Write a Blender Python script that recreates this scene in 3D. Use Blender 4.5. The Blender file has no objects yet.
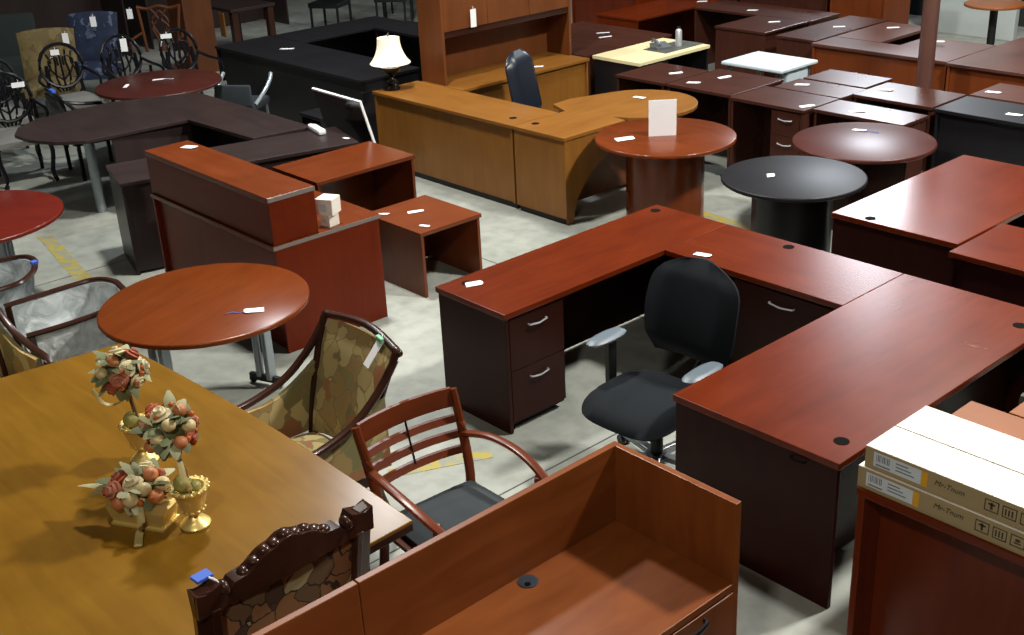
import bpy, bmesh, math, random
from mathutils import Vector, Matrix, Euler
from math import pi, sin, cos, radians as R
random.seed(7)
scn = bpy.context.scene
C = scn.collection

# ---------------------------------------------------------------- camera
F_PX, YAW, PITCH, ROLL = 1189.0, -0.858, 0.422, -0.051
CAM = Vector((5.056, -3.798, 3.364))
def cam_axes():
    fw = Vector((sin(YAW)*cos(PITCH), cos(YAW)*cos(PITCH), -sin(PITCH)))
    r = Vector((cos(YAW), -sin(YAW), 0)); u = r.cross(fw)
    return r*cos(ROLL)+u*sin(ROLL), -r*sin(ROLL)+u*cos(ROLL), fw
_r, _u, _f = cam_axes()
cd = bpy.data.cameras.new('camera'); co = bpy.data.objects.new('camera', cd); C.objects.link(co)
co.matrix_world = Matrix(((_r.x, _u.x, -_f.x, CAM.x), (_r.y, _u.y, -_f.y, CAM.y), (_r.z, _u.z, -_f.z, CAM.z), (0, 0, 0, 1)))
cd.sensor_width = 36; cd.lens = 36*F_PX/1024; cd.clip_end = 200
scn.camera = co
# ---------------------------------------------------------------- view + world
scn.view_settings.view_transform = 'Standard'; scn.view_settings.look = 'None'
scn.view_settings.gamma = 1; scn.view_settings.use_curve_mapping = False
scn.view_settings.exposure = 0.0
scn.cycles.use_light_tree = False
w = bpy.data.worlds.new('world'); scn.world = w; w.use_nodes = True
w.node_tree.nodes['Background'].inputs[0].default_value = (0.80, 0.76, 0.70, 1)
w.node_tree.nodes['Background'].inputs[1].default_value = 0.055
# ---------------------------------------------------------------- warehouse high-bay lamps plus one added fill (all above the frame)
def high_bay(loc, power, size, col=(1, .97, .9), aim=None):
    l = bpy.data.lights.new('high_bay_lamp', 'AREA'); l.shape = 'DISK'; l.size = size; l.energy = power; l.color = col
    o = bpy.data.objects.new('high_bay_lamp', l); C.objects.link(o); o.location = loc
    if aim: o.rotation_euler = (Vector(aim)-Vector(loc)).to_track_quat('-Z', 'Y').to_euler()
    return o
high_bay((3.7, 4.0, 6.8), 1000, 0.8)
high_bay((-2.2, 0.8, 6.8), 520, 0.6)
high_bay((-5.3, 3.0, 6.0), 150, 0.5, (.9, .96, 1))
high_bay((-0.6, 8.2, 6.8), 300, 0.6)
high_bay((5.2, -5.4, 6.2), 230, 0.5, (1, .93, .82))  # warm fill added on the camera side to brighten the foreground faces
high_bay((-4.3, 12.6, 6.0), 130, 1.6, (.85, .92, 1))
high_bay((-7.47, 16.8, 6.0), 760, 1.5, (.85, .92, 1))

# ---------------------------------------------------------------- materials
MC = {}
def srgb(h):
    v = [int(h[i:i+2], 16)/255 for i in (0, 2, 4)]
    return tuple(c/12.92 if c <= .04045 else ((c+.055)/1.055)**2.4 for c in v)+(1,)
def base(name, col, rough=.5, metal=0, coat=0, spec=.5):
    m = bpy.data.materials.new(name); m.use_nodes = True
    b = m.node_tree.nodes['Principled BSDF']
    b.inputs['Base Color'].default_value = srgb(col) if isinstance(col, str) else col
    b.inputs['Roughness'].default_value = rough; b.inputs['Metallic'].default_value = metal
    b.inputs['Coat Weight'].default_value = coat; b.inputs['Coat Roughness'].default_value = .15
    b.inputs['Specular IOR Level'].default_value = spec
    return m
def plain(name, col, rough=.5, metal=0, bump=0, bscale=200, coat=0, var=.12, spec=.5):
    if name in MC: return MC[name]
    m = base(name, col, rough, metal, coat, spec); n = m.node_tree.nodes; l = m.node_tree.links; b = n['Principled BSDF']
    tc = n.new('ShaderNodeTexCoord'); nz = n.new('ShaderNodeTexNoise'); nz.inputs['Scale'].default_value = 6; nz.inputs['Detail'].default_value = 4
    l.new(tc.outputs['Object'], nz.inputs['Vector'])
    mx = n.new('ShaderNodeMixRGB'); mx.blend_type = 'MULTIPLY'; mx.inputs[0].default_value = 1
    mx.inputs[1].default_value = srgb(col)
    rp = n.new('ShaderNodeValToRGB'); rp.color_ramp.elements[0].color = (1-var, 1-var, 1-var, 1); rp.color_ramp.elements[1].color = (1+var*.3,)*3+(1,)
    l.new(nz.outputs[0], rp.inputs[0]); l.new(rp.outputs[0], mx.inputs[2]); l.new(mx.outputs[0], b.inputs['Base Color'])
    if bump:
        n2 = n.new('ShaderNodeTexNoise'); n2.inputs['Scale'].default_value = bscale; l.new(tc.outputs['Object'], n2.inputs['Vector'])
        bp = n.new('ShaderNodeBump'); bp.inputs['Strength'].default_value = bump; bp.inputs['Distance'].default_value = .002
        l.new(n2.outputs[0], bp.inputs['Height']); l.new(bp.outputs[0], b.inputs['Normal'])
    MC[name] = m; return m
def wood(name, c1, c2, rough=.3, axis='x', coat=0, fine=1.0, spec=.3, blotch=.5):
    key = name+'_'+axis
    if key in MC: return MC[key]
    m = base(key, c1, rough, 0, coat, spec); n = m.node_tree.nodes; l = m.node_tree.links; b = n['Principled BSDF']
    tc = n.new('ShaderNodeTexCoord'); mp = n.new('ShaderNodeMapping')
    s = {'x': (2, 13, 13), 'y': (13, 2, 13), 'z': (13, 13, 2)}[axis]
    mp.inputs['Scale'].default_value = [k*fine for k in s]
    l.new(tc.outputs['Object'], mp.inputs[0])
    nz = n.new('ShaderNodeTexNoise'); nz.inputs['Scale'].default_value = 1; nz.inputs['Detail'].default_value = 3; nz.inputs['Roughness'].default_value = .5; nz.inputs['Distortion'].default_value = .6
    l.new(mp.outputs[0], nz.inputs['Vector'])
    n2 = n.new('ShaderNodeTexNoise'); n2.inputs['Scale'].default_value = 2.2; n2.inputs['Detail'].default_value = 3
    l.new(tc.outputs['Object'], n2.inputs['Vector'])
    ma = n.new('ShaderNodeMath'); ma.operation = 'MULTIPLY_ADD'; ma.inputs[1].default_value = blotch; l.new(n2.outputs[0], ma.inputs[0])
    mb = n.new('ShaderNodeMath'); mb.operation = 'MULTIPLY'; mb.inputs[1].default_value = 1-blotch; l.new(nz.outputs[0], mb.inputs[0]); l.new(mb.outputs[0], ma.inputs[2])
    rp = n.new('ShaderNodeValToRGB'); rp.color_ramp.elements[0].position = .3; rp.color_ramp.elements[1].position = .7
    rp.color_ramp.elements[0].color = srgb(c2); rp.color_ramp.elements[1].color = srgb(c1)
    l.new(ma.outputs[0], rp.inputs[0]); l.new(rp.outputs[0], b.inputs['Base Color'])
    r2 = n.new('ShaderNodeMath'); r2.operation = 'MULTIPLY_ADD'; r2.inputs[1].default_value = .05; r2.inputs[2].default_value = rough-.025
    l.new(n2.outputs[0], r2.inputs[0]); l.new(r2.outputs[0], b.inputs['Roughness'])
    MC[key] = m; return m
WD = {  # name: light tone, dark tone, roughness
 'mahogany': ('67260b', '531c07', .24), 'mahshaded': ('31140e', '260d0a', .3), 'shadedside': ('2e1411', '220d0b', .3),  # last two: mahogany darkened to carry the shade on desk sides
 'redcherry': ('703416', '5a270c', .24), 'receptred': ('6c2811', '5a1d0b', .34), 'darkmah': ('4a2a20', '3b2019', .28),
 'honey': ('8a5c26', '764b1d', .36), 'hutchbrown': ('744322', '5c3216', .42), 'espresso': ('352a29', '2a2120', .36), 'black': ('1c1b1e', '161518', .42),
 'gold': ('86601c', '6e4c13', .24), 'orange': ('74391a', '612d12', .34), 'workstation': ('864a22', '683312', .34), 'burgundy': ('4a221b', '3c1914', .34),
 'cafe': ('8a4e22', '74401a', .4), 'chairred': ('70341a', '522312', .28), 'walnut': ('40241a', '2a1811', .25), 'ebony': ('141318', '0e0e12', .3),
 'ovalcherry': ('763813', '632c0d', .24), 'pillar': ('5a2e10', '46240c', .6), 'pinktop': ('5c3a31', '4e3028', .3), 'redtop': ('682016', '5a1910', .26)}
def W(k, axis='x'):
    c1, c2, r = WD[k]; return wood(k, c1, c2, r, axis, spec=.12 if k in ('mahshaded', 'shadedside', 'receptred') else .3)
def fabric(name, base_c, cols, scale=9):
    if name in MC: return MC[name]
    m = base(name, base_c, .85); n = m.node_tree.nodes; l = m.node_tree.links; b = n['Principled BSDF']
    tc = n.new('ShaderNodeTexCoord'); nz = n.new('ShaderNodeTexNoise'); nz.inputs['Scale'].default_value = 9; nz.inputs['Detail'].default_value = 3
    l.new(tc.outputs['Object'], nz.inputs['Vector'])
    ad = n.new('ShaderNodeMixRGB'); ad.blend_type = 'ADD'; ad.inputs[0].default_value = .12
    l.new(tc.outputs['Object'], ad.inputs[1]); l.new(nz.outputs['Color'], ad.inputs[2])
    mp = n.new('ShaderNodeMapping'); mp.inputs['Scale'].default_value = (1, 1, .72); mp.inputs['Rotation'].default_value = (.3, .5, .2); l.new(ad.outputs[0], mp.inputs[0])
    v = n.new('ShaderNodeTexVoronoi'); v.inputs['Scale'].default_value = scale; l.new(mp.outputs[0], v.inputs['Vector'])
    sp = n.new('ShaderNodeSeparateColor'); l.new(v.outputs['Color'], sp.inputs[0])
    rp = n.new('ShaderNodeValToRGB'); rp.color_ramp.interpolation = 'CONSTANT'
    el = rp.color_ramp.elements; el[0].color = srgb(cols[0]); el[1].position = 1/len(cols); el[1].color = srgb(cols[1])
    for i in range(2, len(cols)):
        e = el.new(i/len(cols)); e.color = srgb(cols[i])
    l.new(sp.outputs[0], rp.inputs[0])
    v2 = n.new('ShaderNodeTexVoronoi'); v2.feature = 'DISTANCE_TO_EDGE'; v2.inputs['Scale'].default_value = scale; l.new(mp.outputs[0], v2.inputs['Vector'])
    gt = n.new('ShaderNodeMath'); gt.operation = 'LESS_THAN'; gt.inputs[1].default_value = .03; l.new(v2.outputs['Distance'], gt.inputs[0])
    mx = n.new('ShaderNodeMixRGB'); l.new(gt.outputs[0], mx.inputs[0]); l.new(rp.outputs[0], mx.inputs[1]); mx.inputs[2].default_value = srgb(base_c)
    l.new(mx.outputs[0], b.inputs['Base Color']); MC[name] = m; return m
FLORAL = fabric('floral_tapestry', '8a7a50', ['b09c66', '9c6a44', '8e8456', 'bcaa76', '9e8454', '7c764c'], 11)
FLORALD = fabric('floral_tapestry_dark', '34241a', ['8e6640', '4c3a2a', 'a8a276', '6a5438', '8a5a40', '46402e'], 12)
DAMASK = fabric('gold_damask', '5c4e2e', ['665834', '544626', '6c5e3a', '5e5030'], 16)
BLUEF = fabric('blue_sprig_fabric', '141e36', ['16223c', '141e36', '17243e', '15203a', '182640', '4a546a'], 18)
M_black = plain('black_plastic', '101214', .4); M_blackfab = plain('black_fabric', '12181e', .85, bump=.6, bscale=500, spec=.25)
M_grayarm = plain('grey_armrest', '5a6670', .45); M_chrome = plain('chrome', 'd8dce0', .3, .6); M_silver = plain('silver_leg', '9aa2a8', .38, .6)
M_gold = plain('gilt', 'e6cc7c', .38, .55, bump=.8, bscale=60); M_white = plain('white_paper', 'f4f6f8', .6, var=.03); M_blue = plain('blue_ribbon', '3a62c8', .6)
M_green = plain('green_tag', '7ac89a', .6); M_hole = plain('grommet_black', '0a0808', .9, spec=.1); M_navy = plain('navy_leather', '171e2a', .34)
M_greycush = plain('grey_cushion', '2a3136', .85, bump=.5, bscale=400); M_plastic = None
M_card = plain('cardboard', '9c8a64', .8, var=.06); M_cardtop = plain('cardboard_pale', 'f0e8dc', .75, var=.04); M_cream = plain('cream_laminate', 'e4d8aa', .4, var=.03)
M_whitelam = plain('white_laminate', 'ccdce4', .35, var=.03); M_steel = plain('grey_steel', '6a7074', .4, .3); M_shade = None
M_greyup = plain('grey_upholstery', '6a6a60', .9, bump=.5, bscale=300); M_darkglass = plain('dark_gloss_board', '1a1416', .12)
M_seatcream = plain('pale_seat_cloth', '6c6c68', .85, bump=.3); M_ink = plain('printed_ink', '3c3426', .7); M_yel = plain('yellow_sticker', 'd8a020', .6)
M_label = plain('white_label', 'ccd6dc', .5, var=.2); M_inkgrey = plain('label_ink', '5c6670', .6)
def film():
    m = base('plastic_film', 'b8c4c8', .18, 0, .3); n = m.node_tree.nodes; l = m.node_tree.links; b = n['Principled BSDF']
    tc = n.new('ShaderNodeTexCoord'); nz = n.new('ShaderNodeTexNoise'); nz.inputs['Scale'].default_value = 7; nz.inputs['Detail'].default_value = 5; nz.inputs['Distortion'].default_value = 2
    l.new(tc.outputs['Object'], nz.inputs['Vector'])
    rp = n.new('ShaderNodeValToRGB'); rp.color_ramp.elements[0].position = .35; rp.color_ramp.elements[1].position = .7
    rp.color_ramp.elements[0].color = srgb('b4bcbe'); rp.color_ramp.elements[1].color = srgb('f0f6f8'); l.new(nz.outputs[0], rp.inputs[0]); l.new(rp.outputs[0], b.inputs['Base Color'])
    bp = n.new('ShaderNodeBump'); bp.inputs['Strength'].default_value = .8; bp.inputs['Distance'].default_value = .02; l.new(nz.outputs[0], bp.inputs['Height']); l.new(bp.outputs[0], b.inputs['Normal'])
    return m
M_plastic = film()
def shade_mat():
    m = base('lamp_shade_linen', 'f4ead0', .8); b = m.node_tree.nodes['Principled BSDF']
    b.inputs['Emission Color'].default_value = (1, .9, .66, 1); b.inputs['Emission Strength'].default_value = .4
    return m
M_shade = shade_mat()
def concrete():
    m = base('concrete_floor', '8c9088', .5); n = m.node_tree.nodes; l = m.node_tree.links; b = n['Principled BSDF']
    tc = n.new('ShaderNodeTexCoord')
    def nz(s, d=6, w_=0):
        q = n.new('ShaderNodeTexNoise'); q.inputs['Scale'].default_value = s; q.inputs['Detail'].default_value = d; q.inputs['Distortion'].default_value = w_; l.new(tc.outputs['Object'], q.inputs['Vector']); return q
    a = nz(.9, 8, .8); c = nz(9, 5)
    rp = n.new('ShaderNodeValToRGB'); rp.color_ramp.elements[0].position = .3; rp.color_ramp.elements[1].position = .7
    rp.color_ramp.elements[0].color = srgb('848982'); rp.color_ramp.elements[1].color = srgb('acafa6'); l.new(a.outputs[0], rp.inputs[0])
    r2 = n.new('ShaderNodeValToRGB'); r2.color_ramp.elements[0].position = .3; r2.color_ramp.elements[0].color = (.8, .8, .8, 1); r2.color_ramp.elements[1].position = .6; l.new(c.outputs[0], r2.inputs[0])
    mx = n.new('ShaderNodeMixRGB'); mx.blend_type = 'MULTIPLY'; mx.inputs[0].default_value = 1; l.new(rp.outputs[0], mx.inputs[1]); l.new(r2.outputs[0], mx.inputs[2])
    # control joints every 4.2 m, cut lines
    sx = n.new('ShaderNodeSeparateXYZ'); l.new(tc.outputs['Object'], sx.inputs[0])
    out = mx.outputs[0]
    for ax, off in (('X', -1.01), ('Y', 3.1)):
        ad = n.new('ShaderNodeMath'); ad.operation = 'ADD'; ad.inputs[1].default_value = off; l.new(sx.outputs[ax], ad.inputs[0])
        pp = n.new('ShaderNodeMath'); pp.operation = 'PINGPONG'; pp.inputs[1].default_value = 2.4; l.new(ad.outputs[0], pp.inputs[0])
        lt = n.new('ShaderNodeMath'); lt.operation = 'LESS_THAN'; lt.inputs[1].default_value = .006; l.new(pp.outputs[0], lt.inputs[0])
        m2 = n.new('ShaderNodeMixRGB'); l.new(lt.outputs[0], m2.inputs[0]); l.new(out, m2.inputs[1]); m2.inputs[2].default_value = srgb('3c3e3c'); out = m2.outputs[0]
    l.new(out, b.inputs['Base Color'])
    return m
def worn_yellow():
    m = base('worn_yellow_paint', 'c0a83c', .55); n = m.node_tree.nodes; l = m.node_tree.links; b = n['Principled BSDF']
    tc = n.new('ShaderNodeTexCoord'); q = n.new('ShaderNodeTexNoise'); q.inputs['Scale'].default_value = 14; q.inputs['Detail'].default_value = 8; l.new(tc.outputs['Object'], q.inputs['Vector'])
    rp = n.new('ShaderNodeValToRGB'); rp.color_ramp.elements[0].position = .42; rp.color_ramp.elements[1].position = .55
    rp.color_ramp.elements[0].color = srgb('8c8f84'); rp.color_ramp.elements[1].color = srgb('a89a48'); l.new(q.outputs[0], rp.inputs[0]); l.new(rp.outputs[0], b.inputs['Base Color'])
    return m

# ---------------------------------------------------------------- geometry helpers
def bmn(): return bmesh.new()
def box(bm, x0, x1, y0, y1, z0, z1, bev=0.0, mat=None):
    v = [bm.verts.new(p) for p in ((x0,y0,z0),(x1,y0,z0),(x1,y1,z0),(x0,y1,z0),(x0,y0,z1),(x1,y0,z1),(x1,y1,z1),(x0,y1,z1))]
    if mat is not None:
        for q in v: q.co = mat @ q.co
    fs = [bm.faces.new([v[i] for i in f]) for f in ((3,2,1,0),(4,5,6,7),(0,1,5,4),(1,2,6,5),(2,3,7,6),(3,0,4,7))]
    if bev > 0:
        es = list({e for f in fs for e in f.edges})
        bmesh.ops.bevel(bm, geom=es, offset=bev, segments=2, affect='EDGES', profile=.6)
    return bm
def prism(bm, poly, z0, z1, bev=0.0):
    n = len(poly)
    a = [bm.verts.new((p[0], p[1], z0)) for p in poly]; b = [bm.verts.new((p[0], p[1], z1)) for p in poly]
    f1 = bm.faces.new(b); f0 = bm.faces.new(a[::-1])
    for i in range(n): bm.faces.new((a[i], a[(i+1) % n], b[(i+1) % n], b[i]))
    bmesh.ops.recalc_face_normals(bm, faces=bm.faces[:])
    if bev > 0:
        bmesh.ops.bevel(bm, geom=list(f1.edges)+list(f0.edges), offset=bev, segments=2, affect='EDGES', profile=.6)
    return bm
def lathe(bm, prof, cx=0, cy=0, seg=24, close=True):
    rings = []
    for r, z in prof:
        rings.append([bm.verts.new((cx+r*cos(2*pi*i/seg), cy+r*sin(2*pi*i/seg), z)) for i in range(seg)])
    for a, b in zip(rings, rings[1:]):
        for i in range(seg): bm.faces.new((a[i], a[(i+1) % seg], b[(i+1) % seg], b[i]))
    if close: bm.faces.new(rings[0][::-1]); bm.faces.new(rings[-1])
    bmesh.ops.recalc_face_normals(bm, faces=bm.faces[:])
    return bm
def smooth_path(pts, n=5, closed=False):
    P_ = [Vector(p) for p in pts]; out = []; m = len(P_)
    rng = range(m) if closed else range(m-1)
    for i in rng:
        g = (lambda k: P_[k % m]) if closed else (lambda k: P_[max(0, min(m-1, k))])
        p0, p1, p2, p3 = g(i-1), g(i), g(i+1), g(i+2)
        for k in range(n):
            t = k/n
            out.append(.5*((2*p1)+(-p0+p2)*t+(2*p0-5*p1+4*p2-p3)*t*t+(-p0+3*p1-3*p2+p3)*t**3))
    if not closed: out.append(P_[-1])
    return out
def tube(bm, pts, r, seg=8, closed=False, flat=1.0, up=(0, 0, 1)):
    pts = [Vector(p) for p in pts]; n = len(pts); rings = []
    for i, p in enumerate(pts):
        if closed: t = pts[(i+1) % n]-pts[i-1]
        else: t = pts[min(n-1, i+1)]-pts[max(0, i-1)]
        t.normalize(); u = Vector(up)
        if abs(t.dot(u)) > .95: u = Vector((1, 0, 0)) if abs(t.x) < .9 else Vector((0, 1, 0))
        s = t.cross(u).normalized(); u2 = s.cross(t).normalized()
        rr = r[i] if isinstance(r, (list, tuple)) else r
        rings.append([bm.verts.new(p+s*(rr*cos(2*pi*k/seg))+u2*(rr*flat*sin(2*pi*k/seg))) for k in range(seg)])
    m = n if closed else n-1
    for i in range(m):
        a, b = rings[i], rings[(i+1) % n]
        for k in range(seg): bm.faces.new((a[k], a[(k+1) % seg], b[(k+1) % seg], b[k]))
    if not closed: bm.faces.new(rings[0][::-1]); bm.faces.new(rings[-1])
    bmesh.ops.recalc_face_normals(bm, faces=bm.faces[:])
    return bm
def bar(bm, a, b, wx, wy, bev=.003):       # square-section bar from a to b
    a, b = Vector(a), Vector(b); d = b-a; L = d.length; q = d.to_track_quat('Z', 'Y' if abs(d.normalized().y) < .9 else 'X').to_matrix().to_4x4()
    return box(bm, -wx/2, wx/2, -wy/2, wy/2, 0, L, bev, Matrix.Translation(a) @ q)
def ball(bm, c, r, sx=1, sy=1, sz=1, sub=2):
    bmesh.ops.create_icosphere(bm, subdivisions=sub, radius=r, matrix=Matrix.Translation(c) @ Matrix.Diagonal((sx, sy, sz, 1)))
    return bm
def pad(bm, nx, ny, f, th):                # closed pad: f(u,v)->point+normal thickness
    top = [[None]*(ny+1) for _ in range(nx+1)]; bot = [[None]*(ny+1) for _ in range(nx+1)]
    for i in range(nx+1):
        for j in range(ny+1):
            a, b = f(i/nx, j/ny, th); top[i][j] = bm.verts.new(a); bot[i][j] = bm.verts.new(b)
    for i in range(nx):
        for j in range(ny):
            bm.faces.new((top[i][j], top[i+1][j], top[i+1][j+1], top[i][j+1])); bm.faces.new((bot[i][j], bot[i][j+1], bot[i+1][j+1], bot[i+1][j]))
    for i in range(nx):
        bm.faces.new((top[i][0], bot[i][0], bot[i+1][0], top[i+1][0])); bm.faces.new((top[i][ny], top[i+1][ny], bot[i+1][ny], bot[i][ny]))
    for j in range(ny):
        bm.faces.new((top[0][j], top[0][j+1], bot[0][j+1], bot[0][j])); bm.faces.new((top[nx][j], bot[nx][j], bot[nx][j+1], top[nx][j+1]))
    bmesh.ops.recalc_face_normals(bm, faces=bm.faces[:])
    return bm
def mk(name, bm, mat, parent=None, label=None, smooth=False, stuff=False):
    me = bpy.data.meshes.new(name); bmesh.ops.recalc_face_normals(bm, faces=bm.faces[:]); bm.to_mesh(me); bm.free()
    me.materials.append(mat)
    if smooth:
        for p in me.polygons: p.use_smooth = True
        try: me.set_sharp_from_angle(angle=R(40))
        except Exception: pass
    o = bpy.data.objects.new(name, me); C.objects.link(o)
    if parent: o.parent = parent
    if label: o['label'] = label
    if stuff: o['kind'] = 'stuff'
    return o
def empty(name, label, cat, loc=(0, 0, 0), rz=0, group=None):
    o = bpy.data.objects.new(name, None); C.objects.link(o); o.empty_display_size = .1
    o.location = loc; o.rotation_euler = (0, 0, R(rz)); o['label'] = label; o['category'] = cat
    if group: o['group'] = group
    return o
def tag(o, label, cat, group=None):
    o['label'] = label; o['category'] = cat
    if group: o['group'] = group
    return o
def struct(name, bm, mat):
    o = mk(name, bm, mat); o['kind'] = 'structure'; return o
def copy_thing(o, loc, rz, label, group=None):
    def cp(s, par):
        c = s.copy(); C.objects.link(c)
        if par: c.parent = par
        for ch in s.children: cp(ch, c)
        return c
    c = cp(o, None); c.location = loc; c.rotation_euler = (0, 0, R(rz)); c['label'] = label
    if group: c['group'] = group
    return c

# ---------------------------------------------------------------- the setting
bm = bmn(); box(bm, -26, 14, -10, 30, -.2, 0); struct('floor', bm, concrete())
WY = worn_yellow()
def stripe(x0, y0, x1, y1, wd):
    d = Vector((x1-x0, y1-y0, 0)); nn = Vector((-d.y, d.x, 0)).normalized()*wd/2; a = Vector((x0, y0, 0)); b = Vector((x1, y1, 0))
    bm = bmn(); prism(bm, [a-nn, b-nn, b+nn, a+nn], .0005, .002); o = mk('trim_1', bm, WY); o['kind'] = 'structure'
stripe(-4.9, -.46, -3.65, -.66, .12); stripe(-1.3, 3.62, 0.2, 3.5, .12); stripe(.42, -.72, .66, -.2, .09)
M_dwall = plain('dark_block_wall', '2e3234', .9, bump=.4, bscale=20); M_wwall = plain('white_painted_wall', 'b4bcbc', .8)
bm = bmn(); box(bm, -18.2, -18, -8, 24, 0, 5); struct('wall_left', bm, M_dwall)
bm = bmn(); box(bm, -12, 6, 12.3, 12.5, 0, 3.2); struct('wall_back', bm, M_dwall)
bm = bmn(); box(bm, -3.55, -2.25, 11.35, 11.45, 0, 2.2, .01); tag(mk('partition_panel', bm, M_wwall), 'white painted partition panel standing behind the cafe table at far right', 'partition')
bm = bmn(); box(bm, -4.45, -4.05, 11.3, 11.7, 0, 3.2); o = tag(mk('concrete_pillar', bm, plain('raw_concrete', '4a5252', .9, bump=.5, bscale=20)), 'grey concrete pillar behind the orange wood desks', 'pillar')
bm = bmn(); box(bm, -10.02, -9.6, 3.48, 3.9, 0, 4.6, .01); tag(mk('wooden_pillar', bm, W('pillar', 'z')), 'brown wood-clad square pillar rising behind the far burgundy table', 'pillar')
bm = bmn(); lathe(bm, [(.075, 0), (.075, 4.6)], -.62, 6.32, 20); tag(mk('steel_column', bm, plain('brown_painted_steel', '5e3e36', .38, coat=.3), smooth=True), 'round brown painted steel column in front of the orange wood desks', 'column')

# ---------------------------------------------------------------- furniture builders
def handle_bm(w=.13, r=.0045, out=.028, bow=.012):    # bowed bar pull along x, mounted on -y face
    bm = bmn(); pts = [(-w/2, 0, 0), (-w/2, -out*.8, 0), (-w/4, -out, -bow*.6), (0, -out-.004, -bow), (w/4, -out, -bow*.6), (w/2, -out*.8, 0), (w/2, 0, 0)]
    tube(bm, smooth_path(pts, 3), r, 6); return bm
def desk(name, label, cat, x0, x1, y0, y1, h, wk, face, top=None, th=.03, rot=0, ov=.012, mod_in=.02, peds=(), grom=(), open_front=True, group=None, end=(1, 1), mod=True, hkind='bar', topmat=None, kick=0, mod_z=.02, handlemat=None, side=None):
    """face: world side the user sits at. peds: (side, width, drawer heights)"""
    sk = side or wk
    cx, cy = (x0+x1)/2, (y0+y1)/2; rz = {'-Y': 0, '+X': 90, '+Y': 180, '-X': -90}[face]+rot
    lx, ly = (x1-x0, y1-y0) if face[1] == 'Y' else (y1-y0, x1-x0)
    t = empty(name, label, cat, (cx, cy, 0), rz, group)
    bm = bmn()
    if top: prism(bm, top, h-th, h, .004)
    else: box(bm, -lx/2, lx/2, -ly/2, ly/2, h-th, h, .004)
    mk('top', bm, topmat or W(wk, 'x'), t)
    e = .024; X, Y = lx/2-ov, ly/2-ov
    for k, sg in enumerate((-1, 1)):
        if end[k]:
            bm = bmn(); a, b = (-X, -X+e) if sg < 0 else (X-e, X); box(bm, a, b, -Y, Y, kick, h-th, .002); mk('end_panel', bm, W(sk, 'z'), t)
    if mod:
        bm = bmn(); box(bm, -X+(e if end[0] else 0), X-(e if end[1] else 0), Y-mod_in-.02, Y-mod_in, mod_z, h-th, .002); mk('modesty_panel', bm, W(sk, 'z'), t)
    for side, wd, drs in peds:
        if side == 'L': a, b = -X+e, -X+e+wd
        elif side == 'R': a, b = X-e-wd, X-e
        else: a, b = side, side+wd
        p_ = bmn(); box(p_, a, b, -Y+.02, Y-mod_in-.025, .04, h-th, .002); pd = mk('pedestal', p_, W(sk, 'z'), t)
        z = h-th-.012; tot = sum(drs); avail = h-th-.012-.06
        for d in drs:
            hh = avail*d/tot; q = bmn(); box(q, a+.004, b-.004, -Y+.001, -Y+.0195, z-hh+.004, z, .003)
            dr = mk('drawer', q, W(sk, 'z'), pd)
            hb = handle_bm(.13 if wd < .5 else .16, .005, .02, .006) if hkind == 'bar' else handle_bm(.09)
            bmesh.ops.translate(hb, verts=hb.verts, vec=((a+b)/2, -Y+.002, z-min(.07, hh*.4)))
            # a handle belongs to the pedestal front
            mk('handle', hb, handlemat or M_chrome, pd, None, True)
            z -= hh
    for gx, gy in grom:
        bm = bmn(); lathe(bm, [(.034, h-.006), (.034, h+.0016), (.028, h+.0022), (.012, h+.001)], gx, gy, 20); mk('grommet', bm, M_hole, t, None, True)
    return t
def local(face, cx, cy, rot=0):
    rz = R({'-Y': 0, '+X': 90, '+Y': 180, '-X': -90}[face]+rot)
    def f(x, y): dx, dy = x-cx, y-cy; return (dx*cos(rz)+dy*sin(rz), -dx*sin(rz)+dy*cos(rz))
    return f
TAGS = 'price tags lying on the furniture'
def price_tag(x, y, z, rz, label, w=.1, h=.055, string=None, folded=False):
    t = empty('price_tag', label, 'tag', (x, y, z+.001), rz, TAGS)
    bm = bmn(); c = .012
    prism(bm, [(-w/2, -h/2), (w/2-c, -h/2), (w/2, -h/2+c), (w/2, h/2-c), (w/2-c, h/2), (-w/2, h/2)], 0, .0016)
    for v in bm.verts: v.co.z += .006*(v.co.x/w+.5)**2+(.012*max(0, v.co.y/h) if folded else 0)
    mk('card', bm, M_white, t)
    if string:
        bm = bmn(); tube(bm, smooth_path([(w/2-.008, 0, .006), (w/2+.03, .012, .004), (w/2+.06, -.008, .003), (w/2+.1, .004, .003)], 4), .0022, 5)
        mk('string', bm, string, t, None, True)
    return t
def hang_tag(p, rx, rz, label, w=.05, h=.09):
    t = empty('price_tag', label, 'tag', p, rz, 'price tags hanging on chairs')
    bm = bmn(); box(bm, -w/2, w/2, -.001, .001, -h, 0, 0); c = mk('card', bm, M_white, t); c.rotation_euler = (R(rx), 0, 0)
    bm = bmn(); tube(bm, smooth_path([(0, 0, 0), (.008, .004, .014), (0, .012, .022)], 3), .002, 5); mk('string', bm, M_white, t, None, True)
    return t

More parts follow.
